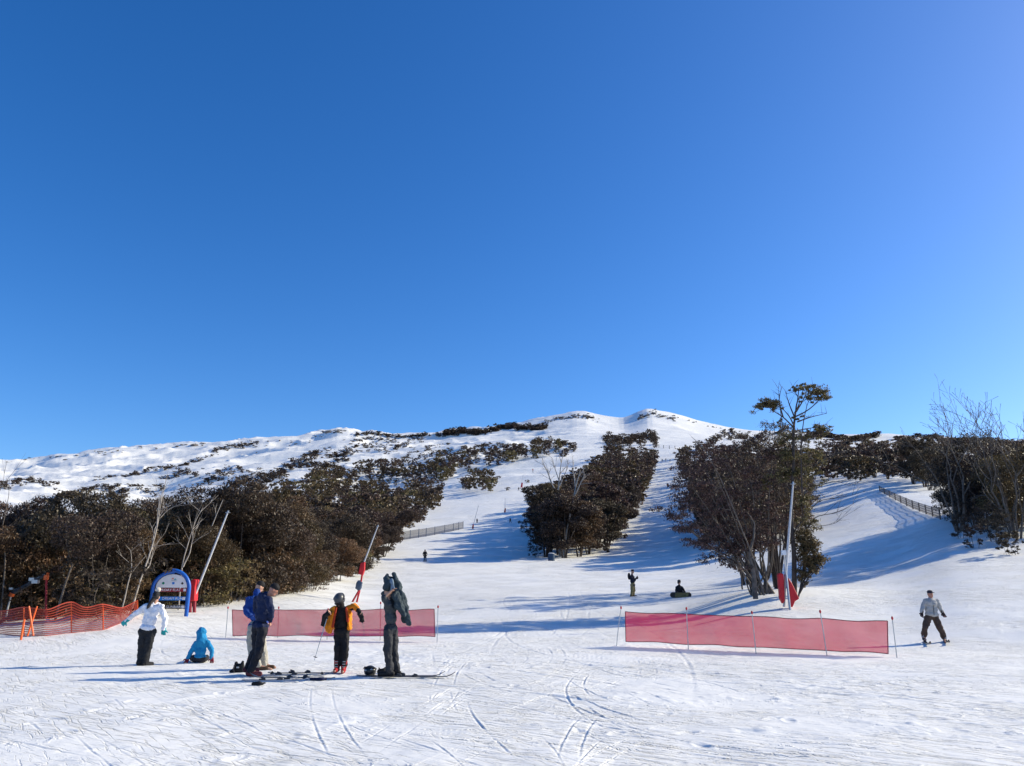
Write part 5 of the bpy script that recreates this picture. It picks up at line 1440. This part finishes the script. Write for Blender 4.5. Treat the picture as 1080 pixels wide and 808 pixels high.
# person pulling a jacket over the head
GRY = fb((.040, .047, .055)); JK = fb((.028, .045, .056))
rt, P, pt, ax = person('person in grey top pulling a slate jacket off over the head, facing left', (411, 714.5),
       dict(head=(410, 626), neck=(411.5, 634), hip=(412.5, 663.5), sL=(409.8, 637.5, -.16), sR=(412.5, 637, .16), eL=(404.6, 630.5, -.22), hL=(411.5, 624.5, -.22), eR=(405.5, 627, .18), hR=(412, 615, .14),
            jL=(409.5, 666, -.09), jR=(414.5, 666, .09), kL=(409, 687, -.10), kR=(415.5, 687, .10), aL=(411, 708.5, -.10), aR=(418.3, 708, .12), tL=(399.5, 711.5, -.12), tR=(408, 711, .12)),
       (-1, 0, -.1), dict(jacket=GRY, trousers=fb((.030, .031, .036)), boots=fb((.014, .014, .016)), hem=.04, tw=1.08, sleeve=.02, jw=.95, shellboot=True, palm=(1, 0, 0)))
jm = MB()
for pts, rr in (([(408.6, 608, -.05), (408.8, 620, -.06)], (.075, .105)), ([(411, 611, .05), (412, 622, .05)], (.10, .13)), ([(411, 620, .08), (415, 631, .05)], (.11, .13)), ([(408.5, 614, .12), (410, 625, .12)], (.09, .11)),
        ([(416.2, 606, 0), (419.5, 618, 0), (423, 632, 0), (427.5, 645, 0), (431, 656, 0)], (.065, .10, .13, .12, .075)), ([(418, 625, .12), (424, 641, .12), (427, 654, .10)], (.12, .12, .07)),
        ([(417, 628, -.12), (421, 640, -.12), (426, 648, -.10)], (.11, .11, .06)), ([(412, 615, 0), (418, 622, 0)], (.11, .12)), ([(431, 655, 0), (432.5, 658, 0)], (.07, .05))):
    q = [pt(*p) for p in pts]
    for i in range(len(q) - 1): jm.cap(q[i], q[i + 1], rr[i] * .76, rr[i + 1] * .76)
jm.fuse('slipped_jacket', JK, rt, voxel=.012, smooth=2, wrinkle=.10)
for a, b2, r0 in (((412.6, 612, -.10), (415.2, 620, -.12), .035), ((413.6, 618, -.12), (412.2, 622, -.14), .03), ((418.5, 634, -.12), (422, 645, -.10), .022)):
    MB().cap(pt(*a), pt(*b2), r0, r0 * .8).fuse('lining', fb((.16, .22, .29)), rt, voxel=.01, smooth=2, wrinkle=.04)

# skier on the right
rt, P, pt, ax = person('skier in pale grey zipped jacket and brown trousers standing wide right of the long net', (985, 677.5),
       dict(head=(981, 627, -.02), neck=(981.6, 632.5), hip=(982.6, 649), sL=(975.8, 634.3), sR=(988.2, 634.3), eL=(972.6, 641.5, -.02), hL=(972.3, 646.6, -.08), eR=(991.5, 641, -.02), hR=(994.2, 646.2, -.06),
            jL=(979.2, 651), jR=(986.2, 651), kL=(975.2, 663, -.10), kR=(991.8, 663, -.10), aL=(974.3, 672.2), aR=(996.3, 674), tL=(976, 675, -.25), tR=(996.6, 677, -.25)),
       (.25, -1, 0), dict(jacket=fb((.40, .385, .36)), trousers=fb((.085, .052, .036)), boots=fb((.028, .030, .036)), gloves=fb((.03, .018, .018)), hat=('cap', fb((.018, .02, .035))), skin='skinred', cuff=.28, tw=1.15, hem=.04, zip=-1, jw=1.12, palm=(0, -1, 0)), voxel=.013)
for q in 'LR':
    a, k = P['a' + q], P['k' + q]
    MB().cap(a.lerp(k, .12), a.lerp(k, .42), .075, .080).fuse('gaiter', fb((.26, .27, .29)), rt, voxel=.012, smooth=2)

def ski(label, loc, heading, L=1.65, m='black', group=None, tilt=0.0, roll=0.0):
    root = thing('ski', loc, label, 'ski', group, heading); root.rotation_euler = (roll, tilt, heading)
    n = 22; V = []; Fq = []
    for i in range(n):
        t = i / (n - 1); x = (t - .45) * L; w = .036 + .014 * (2 * t - 1) ** 2
        if t > .9: w *= math.sqrt(max(0.02, 1 - ((t - .9) / .1) ** 2))
        if t < .02: w *= .8
        z = .012 + (max(0, t - .86) / .14) ** 2 * .085 + (max(0, .04 - t) / .04) ** 2 * .012
        for yy, zz in ((-w, 0), (w, 0), (w, .012), (-w, .012)): V.append((x, yy, z + zz))
    for i in range(n - 1):
        for j in range(4): Fq.append((i * 4 + j, i * 4 + (j + 1) % 4, (i + 1) * 4 + (j + 1) % 4, (i + 1) * 4 + j))
    Fq.append((3, 2, 1, 0)); Fq.append(tuple((n - 1) * 4 + j for j in range(4)))
    MB().add(V, Fq).build('blade', m, root)
    MB().box((.12, 0, .035), (.11, .055, .03), bev=.008).cap((.16, 0, .05), (.11, 0, .055), .014, .020).build('toe_binding', M['dark'], root)
    MB().box((-.20, 0, .035), (.12, .05, .03), bev=.008).cap((-.16, 0, .05), (-.22, 0, .07), .018, .015).build('heel_binding', M['dark'], root)
    return root
SKB = simple('ski_top_black', (.03, .032, .04), .3, vary=.5, scale=6); SKG = simple('ski_top_grey', (.22, .23, .26), .3, vary=.5, scale=6)
def on_snow(px, py, dz=0.0):
    p = spot(px, py); p.z += dz; return p
def feet(root, q, P): return Vector(root.location) + P['a' + q]
for q, hd_, lab in (('L', R(-108), 'ski under the left foot in view of the wide-standing skier'), ('R', R(-113), 'ski under the right foot in view of the wide-standing skier')):
    p = feet(rt, q, P); p.z = float(H(p.x, p.y)) - .005; p.y -= .06
    ski(lab, p, hd_, 1.55, SKB)

# ski gear on the snow between the people
p = on_snow(418, 714.3, .012); ski('black ski lying behind the feet of the person pulling off a jacket', p, R(-1), 1.75, SKB)
p = on_snow(431, 715.4, .012); ski('long dark ski pointing right past the feet of the person pulling off a jacket', p, R(1.5), 1.65, SKB)
for px, py, hd_, L, m, lab in ((318, 711.3, R(3), 1.5, SKB, 'dark ski lying farthest back between the men in blue and the orange jacket'), (304, 713.6, R(-2), 1.65, SKG, 'grey ski lying in front of the men in blue'),
        (312, 716.6, R(174), 1.7, SKB, 'black ski lying nearest to us left of the dark glove'), (288, 719.2, R(8), 1.25, SKG, 'grey ski whose tip lies by the dark glove in the foreground')):
    ski(lab, on_snow(px, py, .012), hd_, L, m)
def lying_pole(a, b, lab): 
    p, q = on_snow(*a, .03), on_snow(*b, .03); ski_pole(lab, p, q)
lying_pole((300, 717.8), (342, 712.4), 'ski pole lying slanted across the skis on the snow')
lying_pole((322, 717), (285, 711.8), 'ski pole lying crossed over the grey ski by the men in blue')

def blob_thing(name, label, cat, loc, prims, m, parts=(), voxel=.012, wrinkle=.02):
    root = thing(name, loc, label, cat); mb = MB()
    for a, b, r0, r1 in prims: mb.cap(a, b, r0, r1)
    mb.fuse('shell', m, root, voxel=voxel, smooth=3, wrinkle=wrinkle)
    for nm, f in parts: f().build(nm, M['steel'] if nm == 'buckle' else M['dark'], root)
    return root
BLK = fb((.013, .013, .015))
blob_thing('backpack', 'black backpack with two peaks standing behind the men in blue', 'backpack', on_snow(251.5, 709.5),
           [((-.06, 0, .06), (.07, 0, .06), .07, .07), ((-.06, 0, .08), (-.065, 0, .19), .06, .035), ((.06, 0, .08), (.075, 0, .21), .06, .03), ((-.05, 0, .12), (.06, 0, .12), .06, .06), ((-.16, -.03, .03), (-.05, -.02, .04), .03, .04)], BLK,
           [('buckle', lambda: MB().box((.0, -.075, .11), (.05, .02, .03))), ('strap', lambda: MB().tube([(-.07, -.07, .16), (-.08, -.10, .08), (-.06, -.08, .02)], .014, 6))])
HLM = simple('black_helmet', (.022, .024, .028), .25, vary=.4, scale=8)
p = on_snow(390, 713.5, 0)
rh = thing('ski_helmet', p, 'black ski helmet lying on the snow by the person pulling off a jacket', 'helmet')
MB().ell((0, 0, .105), (.125, .115, .105)).ell((.02, .02, .09), (.10, .10, .09)).fuse('shell', HLM, rh, voxel=.01, smooth=4)
MB().ell((-.07, -.085, .12), (.035, .02, .022), Matrix.Rotation(.7, 3, 'Z')).ell((.05, -.105, .14), (.03, .015, .016)).build('vent', M['steel'], rh)
MB().tube([(-.125, 0, .15), (-.10, -.07, .18), (.0, -.10, .19), (.10, -.07, .17), (.125, 0, .14)], .014, 6).build('goggle_strap', M['dark'], rh)
blob_thing('glove', 'dark pair of gloves heaped beside the helmet on the snow', 'gloves', on_snow(402.5, 711, 0), [((-.05, 0, .05), (.04, 0, .08), .05, .04), ((.03, .02, .08), (.08, .02, .13), .03, .02), ((.0, .05, .04), (.10, .04, .05), .045, .03), ((-.03, 0, .07), (-.06, 0, .12), .02, .015)], BLK)
blob_thing('glove', 'single dark glove lying in the foreground below the navy man', 'gloves', on_snow(273, 723.3, 0), [((-.10, 0, .03), (.0, 0, .04), .035, .045), ((.0, 0, .04), (.06, .02, .03), .04, .02), ((.0, -.03, .04), (.07, -.04, .03), .02, .015), ((.01, .05, .03), (.09, .06, .04), .018, .014)], BLK)
blob_thing('glove', 'flat dark blue glove on the snow left of the orange-jacketed person', 'gloves', on_snow(335, 717.5, 0), [((-.12, 0, .02), (.10, 0, .025), .03, .035), ((.06, 0, .03), (.16, .02, .02), .025, .018), ((.05, -.04, .02), (.13, -.05, .02), .018, .014)], fb((.01, .015, .05)))

# snowboarders on the piste
rt, P, pt, ax = person('snowboarder standing in dark jacket and olive trousers looking at a phone', (666.5, 629.5),
       dict(head=(667, 603), neck=(666.6, 607), hip=(667.4, 616.3), sL=(665.4, 608.5, -.17), sR=(667.4, 608.3, .17), eL=(667.6, 613.2, -.22), hL=(671.0, 610.2, -.10), eR=(668.4, 613, .2), hR=(671.2, 609.8, .08),
            jL=(666.6, 617, -.09), jR=(668, 617, .09), kL=(666.5, 622.5, -.1), kR=(668.6, 622.5, .1), aL=(666, 627.6, -.1), aR=(667.8, 627.6, .1), tL=(669.5, 628.8, -.1), tR=(671, 628.8, .1)),
       (1, 0, -.25), dict(jacket=fb((.012, .015, .030)), trousers=fb((.24, .19, .085)), boots=fb((.02, .02, .02)), gloves=BLK, hat=('beanie', BLK), hem=-.10, tw=1.15, jw=1.1), voxel=.02)
MB().ell((-.13, -.02, 1.22), (.09, .14, .22)).fuse('backpack', BLK, rt, voxel=.02)
po = tag(MB().box((0, 0, 0), (.02, .08, .15)).build('phone', M['black']), 'dark phone held up by the standing snowboarder', 'phone'); po.location = Vector(rt.location) + pt(672.2, 608.4, 0)
rt, P, pt, ax = person('snowboarder in black sitting on the snow behind an upright board', (717, 629.5),
       dict(head=(716.3, 614.3, .3), neck=(716.2, 618, .3), hip=(716.8, 627, .3), sL=(713.6, 619.6, .28), sR=(719, 619.6, .28), eL=(712.9, 623.2, .2), hL=(713.5, 626, .0), eR=(721.3, 622.5, .2), hR=(722.8, 626, .0),
            jL=(715, 627.3, .25), jR=(718.6, 627.3, .25), kL=(714, 625, -.08), kR=(720.5, 625, -.08), aL=(714, 627.5, -.40), aR=(721.5, 627.5, -.40), tL=(713.8, 626, -.5), tR=(721.8, 626, -.5)),
       (0, -1, -.15), dict(jacket=fb((.013, .013, .018)), trousers=BLK, boots=BLK, gloves=BLK, hat=('helmet', M['black']), jw=1.05), voxel=.02)
def snowboard():
    c = Vector(rt.location) + pt(718, 627.6, -.62); root = thing('snowboard', c, 'olive and black snowboard standing on edge in front of the sitting snowboarder', 'snowboard', rz=R(3))
    k = pt(719, 627, 0).x - pt(718, 627, 0).x; L = 11.2 * k; w = .155; out = []
    for i in range(13): a = -math.pi / 2 + math.pi * i / 12; out.append((L - w + w * math.cos(a), w * math.sin(a)))
    for i in range(13): a = math.pi / 2 + math.pi * i / 12; out.append((-L + w + w * math.cos(a), w * math.sin(a)))
    MB().prism(out, -.012, .012).build('deck', M['black'], root, smooth=False)
    MB().prism([(-.36, -.13), (.42, -.13), (.46, .13), (-.32, .13)], -.018, -.0135).build('base_graphic', simple('olive_base', (.14, .12, .045), .5, vary=.4, scale=4), root, smooth=False)
    for x in (-.25, .25): MB().box((x, .06, 0), (.12, .10, .24), bev=.02).build('binding', M['dark'], root)
snowboard()

# small skiers far up the runs
def far_person(label, px, py, hpx, jac, tro, wide=.18, lean=0.0, fc=(0, -1, -.1), poles=False, skis=True):
    k = hpx
    def q(x, z, d=0): return (px + x * k + lean * z * k, py - z * k, d)
    J = dict(head=q(0, .92), neck=q(0, .83), hip=q(0, .5), sL=q(-.105, .80), sR=q(.105, .80), eL=q(-.17, .64, -.1), hL=q(-.14, .52, -.25), eR=q(.17, .64, -.1), hR=q(.14, .52, -.25),
             jL=q(-.05, .48), jR=q(.05, .48), kL=q(-.06 - wide * .4, .26, -.08), kR=q(.06 + wide * .4, .26, -.08), aL=q(-.05 - wide, .05), aR=q(.05 + wide, .05), tL=q(-.05 - wide, .03, -.2), tR=q(.05 + wide, .03, -.2))
    r_, P_, pt_, _ = person(label, (px, py), J, fc, dict(jacket=jac, trousers=tro, boots=BLK, gloves=BLK, hat=('helmet', M['black']), s=1.05), voxel=.03)
    if skis:
        for sx in (-1, 1):
            mb = MB().box((sx * (.05 + wide) * 1.7, -.2, .03), (.09, 1.6, .03)); mb.build('ski', M['black'], r_)
    return r_
far_person('distant skier in dark clothes on the run left of the tree island', 448.3, 592.2, 12.4, BLK, fb((.03, .03, .035)), .03)
far_person('tiny skier with legs apart below the far snow lances on the left run', 538.2, 551.3, 4.6, fb((.05, .05, .06)), fb((.06, .06, .07)), .16)
far_person('tiny skier near the distant snow lance by the wire fence', 503.2, 551.5, 4.4, fb((.04, .045, .06)), fb((.05, .05, .06)), .04)
far_person('tiny dark skier crouching beside the smallest far snow lance', 547, 517.5, 3.6, BLK, BLK, .1)
far_person('tiny skier in red by the forest band on the upper left run', 562, 498.5, 4.5, fb((.5, .02, .02)), BLK, .06)
for i, (x, y) in enumerate(((702.2, 486.6), (706.6, 487.2), (698.4, 487))):
    far_person(['middle speck-sized skier of the three high on the centre run', 'right speck-sized skier of the three high on the centre run', 'left speck-sized skier of the three high on the centre run'][i], x, y, 3.4, BLK, BLK, .05)
print('OBJ', len(bpy.data.objects))
